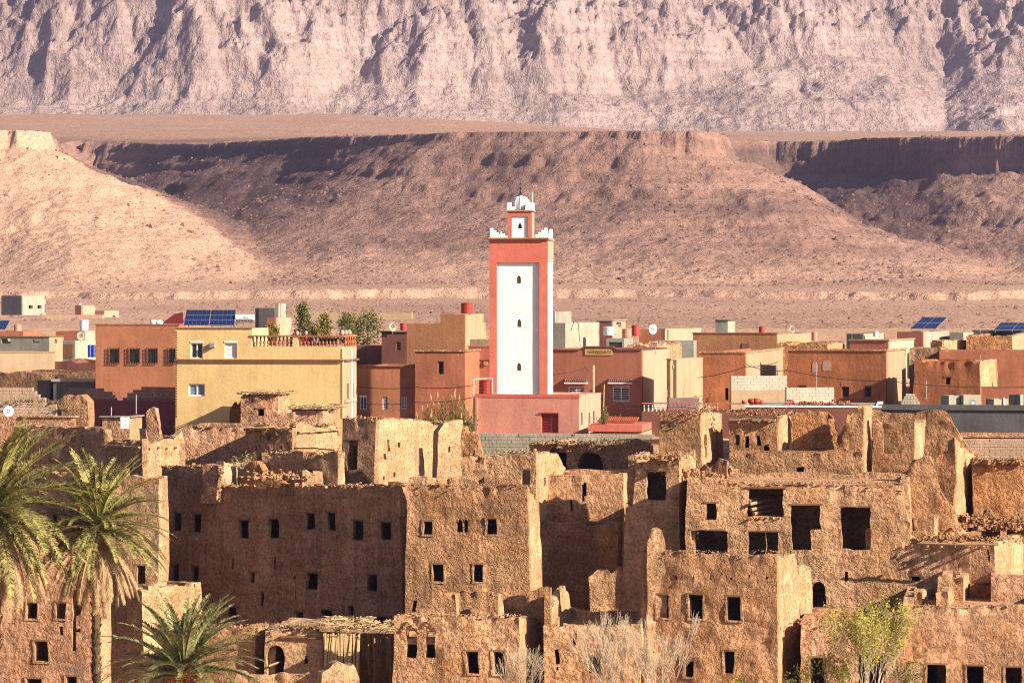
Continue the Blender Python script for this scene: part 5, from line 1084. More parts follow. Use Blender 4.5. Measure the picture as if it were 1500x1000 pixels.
# mosque
MQ = MH('pink prayer hall with a red iron door at the foot of the minaret', 693, 848, 579, 183, 15, pxr=880, z0=9.5, mat='pink_plaster', rmat='pink_pale', name='prayer_hall', cat='prayer hall', fholes=[(793, 818, 605, 634, 'reddoor')], rholes=[(851, 853.5, 604, 622), (862, 864.5, 604, 620), (868.5, 871, 602, 620)], group=None)
g = Geo(); wbox(g, MQ['L'], MQ['R'], -.03, MQ['W'] + .03, zat(583, 183), zat(578, 183), -.3, .03); link('parapet_cap', g.mesh('parapet_cap', MQ['loc']), 'red_plaster', MQ['t'])
wpart(MQ, 'drain_pipe', 'pink_plaster', 697, 700, 582, 634, 0, .14)
wpart(MQ, 'door_surround', 'red_plaster', 792, 820, 603.2, 605, 0, .1)
Ym = 186.0; MN = house('minaret', 'tall red and white square minaret with a white domed lantern', 'minaret', 717, 802, 352, Ym, 6.5, pxr=810, z0=9.5, mat='red_plaster', rmat='white_plaster', ruin=False, step=.6, fholes=[(727.5, 790, 384.5, 586)], parapet=0.02, thick=.22, roofmat='cream_plaster')
A, B = MN['L'], MN['R']; m_ = hit
(u0, z1_), (u1, z0_) = hit(A, B, 727, 384), hit(A, B, 791, 588)
me = slab_mesh('recessed_panel', A + MN['d'] * (u0 + .01) + MN['e'] * .2, A + MN['d'] * (u1 - .01) + MN['e'] * .2, 9.6, z1_ + .2, .15, [(hit(A, B, x0, y1)[0] - u0, hit(A, B, x1, y1)[0] - u0, hit(A, B, x0, y1)[1], hit(A, B, x0, y0)[1], 'point') for x0, x1, y0, y1 in ((756.3, 762.3, 403, 415), (756.8, 762.8, 467, 479), (756.5, 762.5, 531, 543))], .5, 0, loc=MN['loc'])
link('recessed_panel', me, 'white_plaster', MN['t'])
for x0, x1, y0, y1 in ((755.5, 763, 402, 415.5), (756, 763.5, 466, 479.5), (755.7, 763.2, 530, 543.5)):
    (ua, za_), (ub, zb_) = hit(A, B, x0, y1), hit(A, B, x1, y0); g = Geo(); wbox(g, A, B, ua, ub, za_, zb_, -.52, -.38); link('window_back', g.mesh('window_back', MN['loc']), 'wood', MN['t'])
# red band on the right side's top
g = Geo(); wbox(g, MN['r0'], MN['RB'], -.215, MN['D'] - .22, zat(384, Ym), zat(352, Ym), .002, .03); link('side_band', g.mesh('side_band', MN['loc']), 'pink_pale', MN['t'])
zt = MN['zt']; d_, e_ = MN['d'], MN['e']; W_, D_ = MN['W'], MN['D']; cen = (MN['L'] + MN['RB']) / 2
def sq(c, hw, hd, z0_, z1_): 
    cs = [c - d_ * hw - e_ * hd, c + d_ * hw - e_ * hd, c + d_ * hw + e_ * hd, c - d_ * hw + e_ * hd]; return [(p[0], p[1], z0_) for p in cs] + [(p[0], p[1], z1_) for p in cs]
link('cornice', Geo().hexa(sq(cen, W_ / 2 + .10, D_ / 2 + .10, zt, zt + .05)).hexa(sq(cen, W_ / 2 + .13, D_ / 2 + .13, zt + .051, zt + .1)).mesh('cornice', MN['loc']), 'cream_plaster', MN['t'])
n = 30
for k in range(n):                                             # row of small roof tiles under the battlements
    p = MN['L'] - d_ * .1 + d_ * ((W_ + .2) * (k + .5) / n) - e_ * .12; g = Geo(); g.tube([(p[0], p[1], zt + .15), (p[0] - e_[0] * .12, p[1] - e_[1] * .12, zt + .1)], .055, 6); link('tile', g.mesh('tile', MN['loc']), 'ochre_plaster', MN['t'])
link('tile_bed', Geo().hexa(sq(cen, W_ / 2 + .06, D_ / 2 + .06, zt + .101, zt + .16)).mesh('tile_bed', MN['loc']), 'cream_plaster', MN['t'])
for sx in (-1, 1):                                             # stepped corner battlements
    for sy in (-1, 1):
        g = Geo(); 
        for k, hh in enumerate((.64, .5, .36, .22)):
            c = cen + d_ * sx * (W_ / 2 - .12 - k * .19) + e_ * sy * (D_ / 2 - .12); g.hexa(sq(c, .094, .1, zt + .16, zt + .16 + hh))
            if k: c = cen + d_ * sx * (W_ / 2 - .12) + e_ * sy * (D_ / 2 - .12 - k * .19); g.hexa(sq(c, .1, .094, zt + .16, zt + .16 + hh))
        link('battlement', g.mesh('battlement', MN['loc']), 'white_plaster', MN['t'])
# lantern
lw = .78; lz0, lz1 = zt + .16, zt + .16 + 1.72; lc = cen - e_ * .25
L0, R0 = lc - d_ * lw - e_ * lw, lc + d_ * lw - e_ * lw
ln = link('lantern', slab_mesh('lantern', L0, R0, lz0, lz1, .12, [(.25, 2 * lw - .25, lz0 - .1, lz1 - .3)], .4, 0, loc=MN['loc']), 'red_plaster', MN['t'])
link('lantern_panel', slab_mesh('lantern_panel', L0 + d_ * .26 + e_ * .11, R0 - d_ * .26 + e_ * .11, lz0, lz1 - .2, .08, [(lw - .38, lw - .14, lz0 + .62, lz0 + .98, 'point')], .4, 0, loc=MN['loc']), 'white_plaster', ln)
link('lantern_core', Geo().hexa(sq(lc + e_ * .18, lw - .13, lw - .32, lz0, lz1 - .02)).mesh('lantern_core', MN['loc']), 'wood', ln)
g = Geo(); g.hexa(sq(lc + d_ * (lw - .06) + e_ * .065, .06, lw - .065, lz0, lz1)); g.hexa(sq(lc - d_ * (lw - .06) + e_ * .065, .06, lw - .065, lz0, lz1)); g.hexa(sq(lc + e_ * (lw - .06), lw - .125, .06, lz0, lz1)); link('lantern_side', g.mesh('lantern_side', MN['loc']), 'pink_pale', ln)
link('lantern_cap', Geo().hexa(sq(lc, lw + .1, lw + .1, lz1, lz1 + .09)).mesh('lantern_cap', MN['loc']), 'cream_plaster', MN['t'])
for sx in (-1, 1):
    for sy in (-1, 1): 
        g = Geo(); g.hexa(sq(lc + d_ * sx * (lw - .1) + e_ * sy * (lw - .1), .12, .12, lz1 + .09, lz1 + .58)); g.hexa(sq(lc + d_ * sx * (lw - .32) + e_ * sy * (lw - .1), .098, .1, lz1 + .09, lz1 + .3)); link('battlement', g.mesh('battlement', MN['loc']), 'white_plaster', MN['t'])
dm = link('dome', Geo().lathe((lc[0], lc[1], lz1 + .09), [(.52, 0), (.54, .3), (.54, .42), (.5, .6), (.38, .76), (.2, .88), (.06, .95), (.03, 1.0)], 20).mesh('dome', MN['loc'], True), 'white_plaster', MN['t'])
for k in range(10):
    w = 6.283 * k / 10 + .2; g = Geo(); pr = [(.55, .05), (.555, .42), (.515, .6), (.395, .76), (.215, .885)]
    g.tube([(lc[0] + r_ * math.cos(w), lc[1] + r_ * math.sin(w), lz1 + .09 + z_) for r_, z_ in pr], .03, 5); link('rib', g.mesh('rib', MN['loc']), 'white_plaster', dm)
link('finial', Geo().lathe((lc[0], lc[1], lz1 + 1.05), [(.05, 0), (.04, .08), (.12, .17), (.04, .27), (.03, .38), (.11, .47), (.03, .57), (.025, .7), (.08, .78), (.02, .86), (.012, 1.12)], 10).mesh('finial', MN['loc'], True), 'green_metal', MN['t'])
p = lc + d_ * (lw + .02) - e_ * .4; link('antenna_rod', Geo().tube([(p[0], p[1], lz1), (p[0], p[1], lz1 + 1.25)], .025, 5).mesh('antenna_rod', MN['loc']), 'white_metal', MN['t'])
rt = tank('red tank standing on the prayer hall roof against the minaret', 713, 556, 579, 23, 185.2, 'red_tank')
g = Geo(); o = link('pipe_frame', g.tube([(0, 0, 0), (0, 0, 1.05), (.05, 0, 1.1), (1.2, .1, 1.12), (1.2, .1, 0)], .03, 6).mesh('pipe_frame'), 'white_metal'); o.location = P(694, 580, 184.6); tag(o, 'bent white pipe frame round the red tank on the prayer hall', 'pipe')
MQr = MH('small low building with a flat red roof slab beside the prayer hall', 864, 940, 634, 180, 10, D=5, z0=9.5, mat='pink_pale'); 
g = Geo(); wbox(g, MQr['L'], MQr['R'], -.05, MQr['W'] + .05, zat(632, 180), zat(622, 180), -4.4, .35); link('roof_slab', g.mesh('roof_slab', MQr['loc']), 'red_plaster', MQr['t'])
for k in range(16):
    p = MQr['L'] + MQr['d'] * (.8 + k * .12) + MQr['e'] * 2.2; z_ = zat(622, 180); g = Geo(); g.tube([(p[0], p[1], z_ + .12), (p[0] + MQr['e'][0] * 1.2, p[1] + MQr['e'][1] * 1.2, z_ + .3)], .06, 6); link('tile', g.mesh('tile', MQr['loc']), 'brick_red', MQr['t'])
block_wall('grey block wall under the prayer hall, upper courses showing their joints', 700, 958, 636, 168, 8, 6, .44, .2, 'concrete_block', 'mud_brick_pale', 7)

# right of the minaret
h = MH('weathered grey concrete house with a rooftop cube right behind the minaret', 800, 828, 473, 232, 18, pxr=878, z0=11, mat='concrete', rmat='concrete_pale'); MH('grey concrete rooftop cube beside the minaret', 806, 813, 456, 235, 18, pxr=837, z0=14, free=True, mat='concrete', rmat='concrete_pale')
g = Geo(); o = link('cable', g.tube([(0, 0, 0), (.3, 0, .9), (.6, 0, .6), (.75, 0, -1.2)], .025, 4).mesh('cable'), 'black_iron'); o.location = P(836, 485, 230); tag(o, 'black cable looping over the weathered grey concrete house', 'cable')
h = MH('dark recessed house with a pale stair tower between the roof tanks', 874, 896, 470, 250, 14, pxr=918, z0=11, mat='maroon_plaster', rmat='pink_pale', rholes=[(903, 910, 472, 479)]); trim(h, .1, .1, 'concrete')
h = MH('concrete roof room with a wide dark opening behind the pink house sign', 888, 914, 496, 215, 10, D=5, z0=11, mat='concrete', fholes=[(892, 911, 501, 509)])
tank('pale blue tank on the roofs right of the minaret', 892, 478, 491, 16, 236, 'blue_white_tank'); tank('faded pinkish tank between the pale blue and the red tank', 918, 481, 495, 14, 234, 'faded_tank'); tank('bright red tank beside the faded pinkish tank', 931, 476, 492, 12, 236, 'red_tank')
MH('dark red low house wall behind the white dish', 936, 971, 482, 255, 8, D=5, z0=12, mat='terracotta')
t = thing('satellite_dish', 'white satellite dish on the dark red low house', 'satellite dish', P(955.5, 491, 250)); dish(t, .4)
h = MH('white sunlit low house among the roofs right of the dish', 969, 974, 483, 250, 30, pxr=1027, z0=12, mat='pink_pale', rmat='pale_plaster'); trim(h, .06, .1, 'pink_pale')
h = MH('grey rooftop shed with a bright side out on the ochre house', 1048, 1066, 470, 235, 18, pxr=1077, z0=12, mat='concrete', rmat='concrete_pale', cat='roof shed'); trim(h, .06, .1, 'concrete_dark')
tank('small red tank on the ochre house behind the grey rooftop shed', 1116, 478, 489, 9, 238, 'red_tank')
h = MH('wide ochre house with a worn arch behind the dusty pink house', 1015, 1138, 489, 228, 14, pxr=1160, z0=11, mat='ochre_plaster', rmat='cream_plaster'); trim(h, .06, .1, 'terracotta'); wpart(h, 'door', 'wood', 1087, 1098, 503, 515, .01, .05)
house('mud_house', 'small broken mud roof room with a bright rounded wall over the dusty pink house', 'roof room', 918, 962, 504, 210, 14, pxr=998, z0=12, mat='adobe_pink', rmat='adobe_smooth', amp=.1, crumb=.25, group=TH)
MH('grey wall with rubble beside the broken mud roof room', 960, 1016, 499, 222, 8, D=3, z0=12, mat='concrete')
PK = MH('dusty pink house with a signboard and two slatted windows under tiled hoods', 800, 940, 514, 196, 15, pxr=979, z0=9.5, mat='dusty_pink', rmat='pink_pale', ftop=[(800, 513), (849, 513), (857, 509), (897, 509), (904, 513), (940, 513)], fholes=[(832, 856, 566, 584, 'louvre'), (897, 922, 565, 588, 'louvre')], htop=zat(514, 196))
g = Geo()
for a, b, y0, y1 in ((800, 849, 513, 513), (849, 857, 513, 509), (857, 897, 509, 509), (897, 904, 509, 513), (904, 940, 513, 513)):
    (ua, za_), (ub, zb_) = hit(PK['L'], PK['R'], a, y0), hit(PK['L'], PK['R'], b, y1); A, B = PK['L'], PK['R']; n_ = np.array([PK['d'][1], -PK['d'][0]])
    def pt(u, o, z): p = A + PK['d'] * u + n_ * o; return (p[0], p[1], z)
    g.hexa([pt(ua, .1, za_), pt(ub, .1, zb_), pt(ub, -.3, zb_), pt(ua, -.3, za_), pt(ua, .1, za_ + .1), pt(ub, .1, zb_ + .1), pt(ub, -.3, zb_ + .1), pt(ua, -.3, za_ + .1)])
link('parapet_cap', g.mesh('parapet_cap', PK['loc']), 'maroon_plaster', PK['t'])
sb = wpart(PK, 'sign_board', 'sign_board', 857, 897, 511, 520, .005, .05)
rng = np.random.default_rng(8); x = 860.5
while x < 894:                                                 # worn lettering on the board
    w = rng.uniform(.5, 1.1); y0, y1 = rng.uniform(512.3, 514), rng.uniform(517, 518.8)
    wpart(PK, 'worn_letter', 'sign_mark', x, x + w, y0, y1, .051, .058, parent=sb)
    if rng.random() < .5: wpart(PK, 'worn_letter', 'sign_mark', x + w, x + w + .9, y1 - 1.1, y1, .051, .058, parent=sb)
    x += w + rng.uniform(.7, 1.5)
for x0, x1 in ((828, 861), (892, 926)):
    hd = wpart(PK, 'window_hood', 'white_plaster', x0, x1, 559.5, 562, 0, .35)
    n = 11
    for k in range(n):
        a_ = x0 + (x1 - x0) * k / n; (ua, za_), (ub, zb_) = hit(PK['L'], PK['R'], a_, 559.5), hit(PK['L'], PK['R'], a_ + (x1 - x0) / n * .85, 554.5); um = (ua + ub) / 2; p0 = PK['L'] + PK['d'] * um; n_ = -PK['e'] 
        g = Geo(); g.tube([(p0[0] + n_[0] * .36, p0[1] + n_[1] * .36, za_ + .02), (p0[0] + n_[0] * .02, p0[1] + n_[1] * .02, zb_)], .06, 6); link('tile', g.mesh('tile', PK['loc']), 'maroon_plaster', hd)
h = MH('pale yellowish house with two small white windows and a wavy tiled edge', 978, 982, 527, 193, 26, pxr=1028, z0=9.5, mat='cream_plaster', rmat='pale_plaster', rholes=[(985, 993, 571, 582, 'bluewin'), (1008, 1017, 571, 582, 'bluewin')]); trim(h, .1, .08, 'cream_plaster'); wpart(h, 'drain_pipe', 'grey_metal', 996.5, 997.3, 530, 590, .01, .06, True)
MH('lilac garden wall below the pale yellowish house', 980, 1024, 583, 188, 10, D=.6, z0=9.5, mat='lilac_plaster', cat='garden wall', name='garden_wall', roof=False, thick=.2)
h = MH('brown terrace wall with a white post railing next to the dusty pink house', 940, 1100, 603, 184, 8, D=4, z0=9, mat='maroon_plaster', cat='terrace')
for k in range(12):
    x = 943 + k * 6; wpart(h, 'rail_post', 'white_plaster' if k < 6 else 'dusty_pink', x, x + 1.4, 592, 603.5, -.2, -.05)
wpart(h, 'handrail', 'dusty_pink', 940, 1092, 589.5, 592, -.26, .02)
h = house('mud_house', 'blotchy rust-brown mud house wall with a cream side, behind white blockwork', 'mud house', 1026, 1092, 517, 202, 14, pxr=1153, z0=9.5, mat='rust_plaster', rmat='cream_plaster', ruin=False, group=TH, fholes=[(1062, 1067, 568, 586)]); trim(h, .08, .1, 'adobe_pink')
block_wall('white blockwork wall bright in the sun above the terracotta pots', 1071, 1153, 550, 190, -14, 5, .44, .19, 'white_block', 'cream_plaster', 9.5)
block_wall('low white blockwork wall behind the red bricks', 1152, 1222, 567, 186, -14, 4, .44, .19, 'white_block', 'white_block', 9.5)
OR = house('mud_house', 'rust-red house with pale arched patches and a smooth cream side wall', 'mud house', 1154, 1298, 514, 205, 18, pxr=1327, z0=9.5, mat='rust_plaster', rmat='cream_plaster', ruin=False, step=.5, group=TH, fholes=[(1233, 1244, 565, 582, 'darkwin'), (1266, 1277, 565, 582, 'darkwin'), (1169, 1181, 564, 580, 'darkwin')]); trim(OR, .1, .1, 'adobe_pink')
for x0, x1, y0, y1 in ((1205, 1218, 527, 543), (1190, 1198, 530, 545), (1232, 1246, 555, 566), (1201, 1214, 562, 572)):    # pale limewash patches with round heads
    (ua, za_), (ub, zb_) = hit(OR['L'], OR['R'], x0, y1), hit(OR['L'], OR['R'], x1, y0); r_ = (ub - ua) / 2; um = (ua + ub) / 2; n_ = -OR['e']; V = []
    for k in range(13):
        w = math.pi * k / 12; V.append((um + r_ * math.cos(w), max(zb_ - r_, za_ + .05) + min(r_, zb_ - za_ - .06) * math.sin(w)))
    V += [(ua, za_), (ub, za_)]; P3 = [(*(OR['L'] + OR['d'] * u + n_ * .018), z) for u, z in V]; c_ = np.mean(P3, 0)
    o = link('limewash_patch', mkmesh('limewash_patch', np.array(P3 + [tuple(c_)]) - OR['loc'], (np.zeros((0, 4), int), [(k, (k + 1) % 15, 15) for k in range(15)])), 'pink_pale' if y0 < 540 else 'orange_plaster', OR['t'])
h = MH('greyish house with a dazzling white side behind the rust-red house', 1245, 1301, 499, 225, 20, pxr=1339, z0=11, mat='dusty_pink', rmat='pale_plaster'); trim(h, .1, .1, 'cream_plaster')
house('mud_house', 'low mud roofs with crumbling edges behind the rust-red house', 'mud house', 1137, 1212, 504, 218, 14, pxr=1236, z0=11, mat='adobe_orange', rmat='adobe_smooth', amp=.08, crumb=.2, group=TH)
MH('brown low house with a pale side far behind the low mud roofs', 1110, 1158, 489, 250, 16, pxr=1190, z0=12, mat='maroon_plaster', rmat='cream_plaster')
tank('faded pinkish tank among the far roofs, left of the long white low house', 1193, 486, 499, 9, 246, 'faded_tank')
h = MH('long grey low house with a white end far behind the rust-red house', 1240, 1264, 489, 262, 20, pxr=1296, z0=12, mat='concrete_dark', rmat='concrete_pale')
tank('whitish tank on the long grey low house', 1283, 485, 493, 9, 262, 'blue_white_tank')
h = MH('grey house with a bright side carrying the slanted solar array', 1314, 1352, 486, 240, 20, pxr=1392, z0=12, mat='dusty_pink', rmat='concrete_pale', rholes=[(1376, 1378, 494, 498)])
solar('slanted solar array of two panels on the grey house with a bright side', (1333, 482), (1371, 482), (1352, 465), (1388, 465), 244, 246.5, 3, 2)
h = MH('pale stub house next to the grey house with the slanted solar array', 1391, 1411, 487, 246, 18, pxr=1426, z0=12, mat='concrete', rmat='pale_plaster')
MH('dark low house under the solar array cut by the photo edge', 1424, 1530, 484, 252, 10, D=5, z0=12, mat='concrete_dark')
solar('solar array cut off by the opposite photo edge, above the dark low house', (1455, 484), (1510, 484), (1466, 473), (1520, 473), 250, 252, 4, 2)
house('mud_house', 'orange mud roof block with a shaggy top at the far end of the town', 'mud house', 1416, 1482, 492, 232, 14, pxr=1510, z0=11, mat='adobe_orange', rmat='cream_plaster', amp=.08, crumb=.15, group=TH)
house('mud_house', 'bright broken mud wall leading up to the shaggy orange roof block', 'mud house', 1362, 1380, 500, 230, 28, pxr=1418, z0=11, mat='adobe_orange', rmat='adobe_smooth', amp=.08, crumb=.2, group=TH)
house('mud_house', 'dark low mud house in the gap beside the rust-red house', 'mud house', 1332, 1378, 510, 216, 14, D=6, z0=10, mat='adobe_dark', amp=.06, crumb=.12, group=TH)
house('mud_house', 'wide brown mud house with a curved shadow at the right end of the town', 'mud house', 1376, 1540, 515, 208, 10, D=8, z0=10, mat='terracotta', ruin=False, step=.6, group=TH)
h = house('mud_house', 'red-orange mud house with a tiny window and a bright slanting side', 'mud house', 1336, 1437, 529, 199, 19, pxr=1464, z0=9.5, mat='rust_plaster', rmat='adobe_smooth', group=TH, amp=.03, taper=.01, fholes=[(1385, 1392, 552, 563)], rholes=[(1456, 1459, 560, 568)], crumb=.1)
MH('low reddish parapet house below the wide brown mud house', 1438, 1530, 569, 192, 9, D=4, z0=9.5, mat='terracotta')
# terrace and dark wall
TR = MH('long brownish-red terrace wall with a white coping', 1092, 1290, 597, 172, 8, D=8, z0=8.5, mat='maroon_plaster', cat='terrace', parapet=-.03); trim(TR, .05, .1, 'white_plaster')
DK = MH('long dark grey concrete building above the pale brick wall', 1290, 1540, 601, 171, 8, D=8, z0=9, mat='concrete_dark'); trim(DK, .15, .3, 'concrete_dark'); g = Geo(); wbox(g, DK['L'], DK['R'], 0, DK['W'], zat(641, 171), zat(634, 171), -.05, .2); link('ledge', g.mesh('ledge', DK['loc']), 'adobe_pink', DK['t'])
block_wall('pale mud-brick wall with open joints under the long dark building', 1412, 1540, 643, 168, 8, 10, .6, .16, 'mud_brick_pale', 'mud_brick_pale', 6, group='concrete block walls')
for i, (x0, x1, y0, lab, fm) in enumerate(((1390, 1411, 579, 'plain pale concrete cistern on the dark building, left of the round emblem', 0), (1411.5, 1437, 578, 'pale concrete cistern with a dark side and a round blue emblem', 1), (1456, 1477, 584, 'low pale concrete cistern with a leaning white stick', 2), (1478, 1494, 578, 'dark square cistern at the end of the row', 3))):
    h = MH(lab, x0, x1, y0, 172.5, -20 if i != 3 else 24, D=1.0, z0=zat(596, 172), free=True, mat='concrete_pale' if i != 3 else 'concrete_dark', rmat='concrete_dark' if i != 3 else 'concrete_pale', cat='cistern', name='cistern', group='concrete cisterns on the dark building', thick=.15, pxr=None)
    if i == 1:
        (ua, za_) = hit(h['L'], h['R'], 1425, 590); n_ = -h['e']; p = h['L'] + h['d'] * ua
        for r_, o_, m_ in ((.22, .012, 'blue_glass'), (.10, .024, 'white_plaster')):
            V = [(*(p + h['d'] * r_ * math.cos(6.283 * k / 20) + n_ * o_), za_ + r_ * (1 if m_ == 'blue_glass' else .8) * math.sin(6.283 * k / 20)) for k in range(20)]
            link('round_emblem' if m_ == 'blue_glass' else 'emblem_mark', mkmesh('emblem', np.array(V + [(*(p + n_ * o_), za_)]) - h['loc'], (np.zeros((0, 4), int), [(k, (k + 1) % 20, 20) for k in range(20)])), m_, h['t'])
    if i == 2: wpart(h, 'leaning_stick', 'white_plaster', 1469, 1470.5, 582, 594, .05, .1)
# things on the terrace
rng = np.random.default_rng(77); nb = 0
bm_ = {}
for r in range(4):
    for k in range(34):
        if rng.random() < (.05, .3, .55, .8)[r]: continue
        x = 1146 + k * 3.4 + rng.uniform(-.6, .6)
        if r and not (1150 < x < 1250): continue
        c = P(x, 593.5, 173.4 + rng.uniform(0, .5)); c[2] = TR['zt'] + .08 + .102 * r
        key = int(rng.integers(0, 3))
        if key not in bm_:
            g = Geo(); 
            for q in ((-.075, 0, 0), (.075, 0, 0)): g.box(q, (.05, .2, .1))
            g.box((0, 0, .038), (.1, .2, .024)); g.box((0, 0, -.038), (.1, .2, .024)); bm_[key] = g.mesh('brick')
        mm = ('brick_red', 'terracotta', 'pink_pale')[int(rng.choice(3, p=[.6, .25, .15]))]
        me = bm_[key] if not bm_[key].materials or bm_[key].materials[0] == MATS[mm] else None
        if me is None:
            me = bm_.setdefault((key, mm), bm_[key].copy())
            if me.materials[0] != MATS[mm]: me.materials.clear()
        o = link('brick', me, mm); o.location = c; o.rotation_euler = (0, 0, rng.uniform(-.5, .5)); tag(o, 'hollow red brick in the loose rows on the terrace', 'brick', 'red bricks on the terrace'); nb += 1
for i, (x, y, s_, mat, lab) in enumerate(((1101, 584, .24, 'red_tank', 'big dark red pot on the terrace by the blockwork'), (1108, 582, .26, 'red_tank', 'widest dark red pot on the terrace by the blockwork'), (1090, 588, .16, 'terracotta', 'small terracotta pot by the blockwork'), (1115, 588, .18, 'brick_red', 'brick red pot at the end of the pots'))):
    o = link('pot', Geo().lathe((0, 0, 0), [(s_ * .6, 0), (s_ * .95, s_ * .5), (s_, s_ * .9), (s_ * .8, s_ * 1.2), (s_ * .9, s_ * 1.3), (s_ * .6, s_ * 1.3), (s_ * .5, s_ * .9)], 12).mesh('pot', smooth=True), mat); o.location = P(x, 592, 177) + (0, 0, .02); tag(o, lab, 'pot', 'pots by the blockwork')
for r in range(4):
    for k in range(6 - r):
        x = 1322 + r * 2.2 + k * 4.6; c = P(x, 591.5, 174.5); c[2] = zat(592, 174.5) + .08 + r * .16
        o = link('concrete_block', Geo().box((0, 0, 0), (.17, .3, .15)).mesh('concrete_block'), 'concrete_block'); o.location = c; tag(o, 'grey concrete block in the stepped stack on the dark building', 'concrete block', 'stacked concrete blocks')
# wires
def wire(label, pts, sag=.25):
    g = Geo(); allp = []
    for a, b in zip(pts[:-1], pts[1:]):
        for k in range(9): t_ = k / 8; allp.append(a + (b - a) * t_ - (0, 0, sag * 4 * t_ * (1 - t_)))
    o = link('cable', g.tube(np.array(allp) - pts[0], .022, 4, False).mesh('cable'), 'black_iron'); o.location = pts[0]; tag(o, label, 'cable')
wire('upper black cable sagging across the reddish houses left of the minaret', [P(523, 566, 192), P(610, 567, 191), P(694, 564, 188)], .12)
wire('lower black cable sagging across the reddish houses left of the minaret', [P(523, 590, 186), P(610, 589, 186), P(692, 582, 184)], .12)
wire('black cable from the minaret to the wall hook on the dusty pink house', [P(810, 549, 186), P(858, 539, 190), P(863, 543, 194)], .05)
wire('long black cable across the rust-red house and beyond', [P(1092, 533, 190), P(1153, 542, 190), P(1300, 558, 188), P(1520, 566, 186)], .2)
wire('black cable from the cream side wall across the rust-brown mud house', [P(1022, 553, 194), P(1092, 537, 192), P(1140, 530, 198)], .1)
wire('low black cable in front of the white post railing', [P(890, 589, 188), P(1000, 596, 182), P(1150, 600, 178)], .15)

def antenna(label, px, py0, py1, Y):
    a_, b_ = P(px, py1, Y), P(px, py0, Y); t = thing('antenna', label, 'antenna', a_, 'roof antennas'); h_ = b_[2] - a_[2]
    link('mast', Geo().tube([(0, 0, -.2), (0, 0, h_)], .025, 5).mesh('mast'), 'grey_metal', t); g = Geo(); g.tube([(-.45, .1, h_ * .95), (.45, -.1, h_ * .95)], .015, 4)
    for k in range(5): x = -.4 + k * .2; g.tube([(x, -.22 + x * -.2, h_ * .95), (x, .22 + x * -.2, h_ * .95)], .012, 4)
    link('aerial', g.mesh('aerial'), 'grey_metal', t)
for x, y0, y1, Yq, lab in ((640, 462, 475, 214, 'aerial on the stepped ochre house'), (1030, 478, 489, 230, 'aerial on the wide ochre house'), (1248, 488, 500, 227, 'aerial on the greyish house with a dazzling side'), (1436, 476, 487, 250, 'aerial near the far solar array'), (205, 466, 477, 194, 'aerial on the orange house with barred windows'), (960, 502, 515, 199, 'aerial on the dusty pink house')):
    antenna(lab, x, y0, y1, Yq)
for x, y, Yq, r_, lab in ((1160, 490, 250, .35, 'small dish on the brown low house with a pale side'), (575, 487, 222, .35, 'small dish on the brown house with a dark roof edge'), (118, 500, 239, .35, 'small dish on the pale wall house by the barrels')):
    t = thing('satellite_dish', lab, 'satellite dish', P(x, y, Yq)); dish(t, r_, 'concrete_pale')
# ------------------------------------------------------------------ plants
def frond_mesh(Lf, rise, droop, seed, n=52, leaf=.62, dead=False):
    rs_ = np.random.default_rng(seed); V, Q, T = [], [], []; g = Geo()
    ts = np.linspace(0, 1, n + 1); ang = rise - droop * ts ** 1.35; ds = Lf / n
    pts = [np.array([0., 0, 0])]
    yaw = rs_.uniform(-.25, .25)
    for k in range(n):
        a = ang[k]; pts.append(pts[-1] + ds * np.array([math.cos(a), yaw * ts[k] * math.cos(a), math.sin(a)]))
    pts = np.array(pts); idx = np.linspace(0, n, 12).astype(int)
    g.tube(pts[idx], np.linspace(.045, .008, 12), 4)
    for k in range(5, n + 1):
        t = ts[k]; tan = pts[k] - pts[k - 1]; tan /= np.linalg.norm(tan); side = np.array([-tan[1], tan[0], 0]); side /= np.linalg.norm(side); upv = np.cross(tan, side)
        if upv[2] < 0: upv = -upv
        l_ = leaf * (.35 + .65 * math.sin(math.pi * min(1, .18 + .80 * t) ** .9)) * (1 - .35 * t)
        for s in (-1, 1):
            l2 = l_ * rs_.uniform(.8, 1.15); fw = rs_.uniform(.55, .9); lift = rs_.uniform(.1, .5) - (.5 if dead else 0)
            d1 = tan * fw + side * s * (1 - fw * .35) + upv * lift; d1 /= np.linalg.norm(d1)
            d2 = d1 + np.array([0, 0, -.22 - .6 * dead]); d2 /= np.linalg.norm(d2)
            w = .022 if not dead else .014; wv = np.cross(d1, upv); wv /= np.linalg.norm(wv) + 1e-6; wv = wv * w
            p0 = pts[k]; p1 = p0 + d1 * l2 * .55; p2 = p1 + d2 * l2 * .45
            b = g.n; g.add([p0 - wv, p0 + wv, p1 + wv, p1 - wv, p2], [(0, 1, 2, 3)], [(3, 2, 4)])
    return g.mesh('frond')
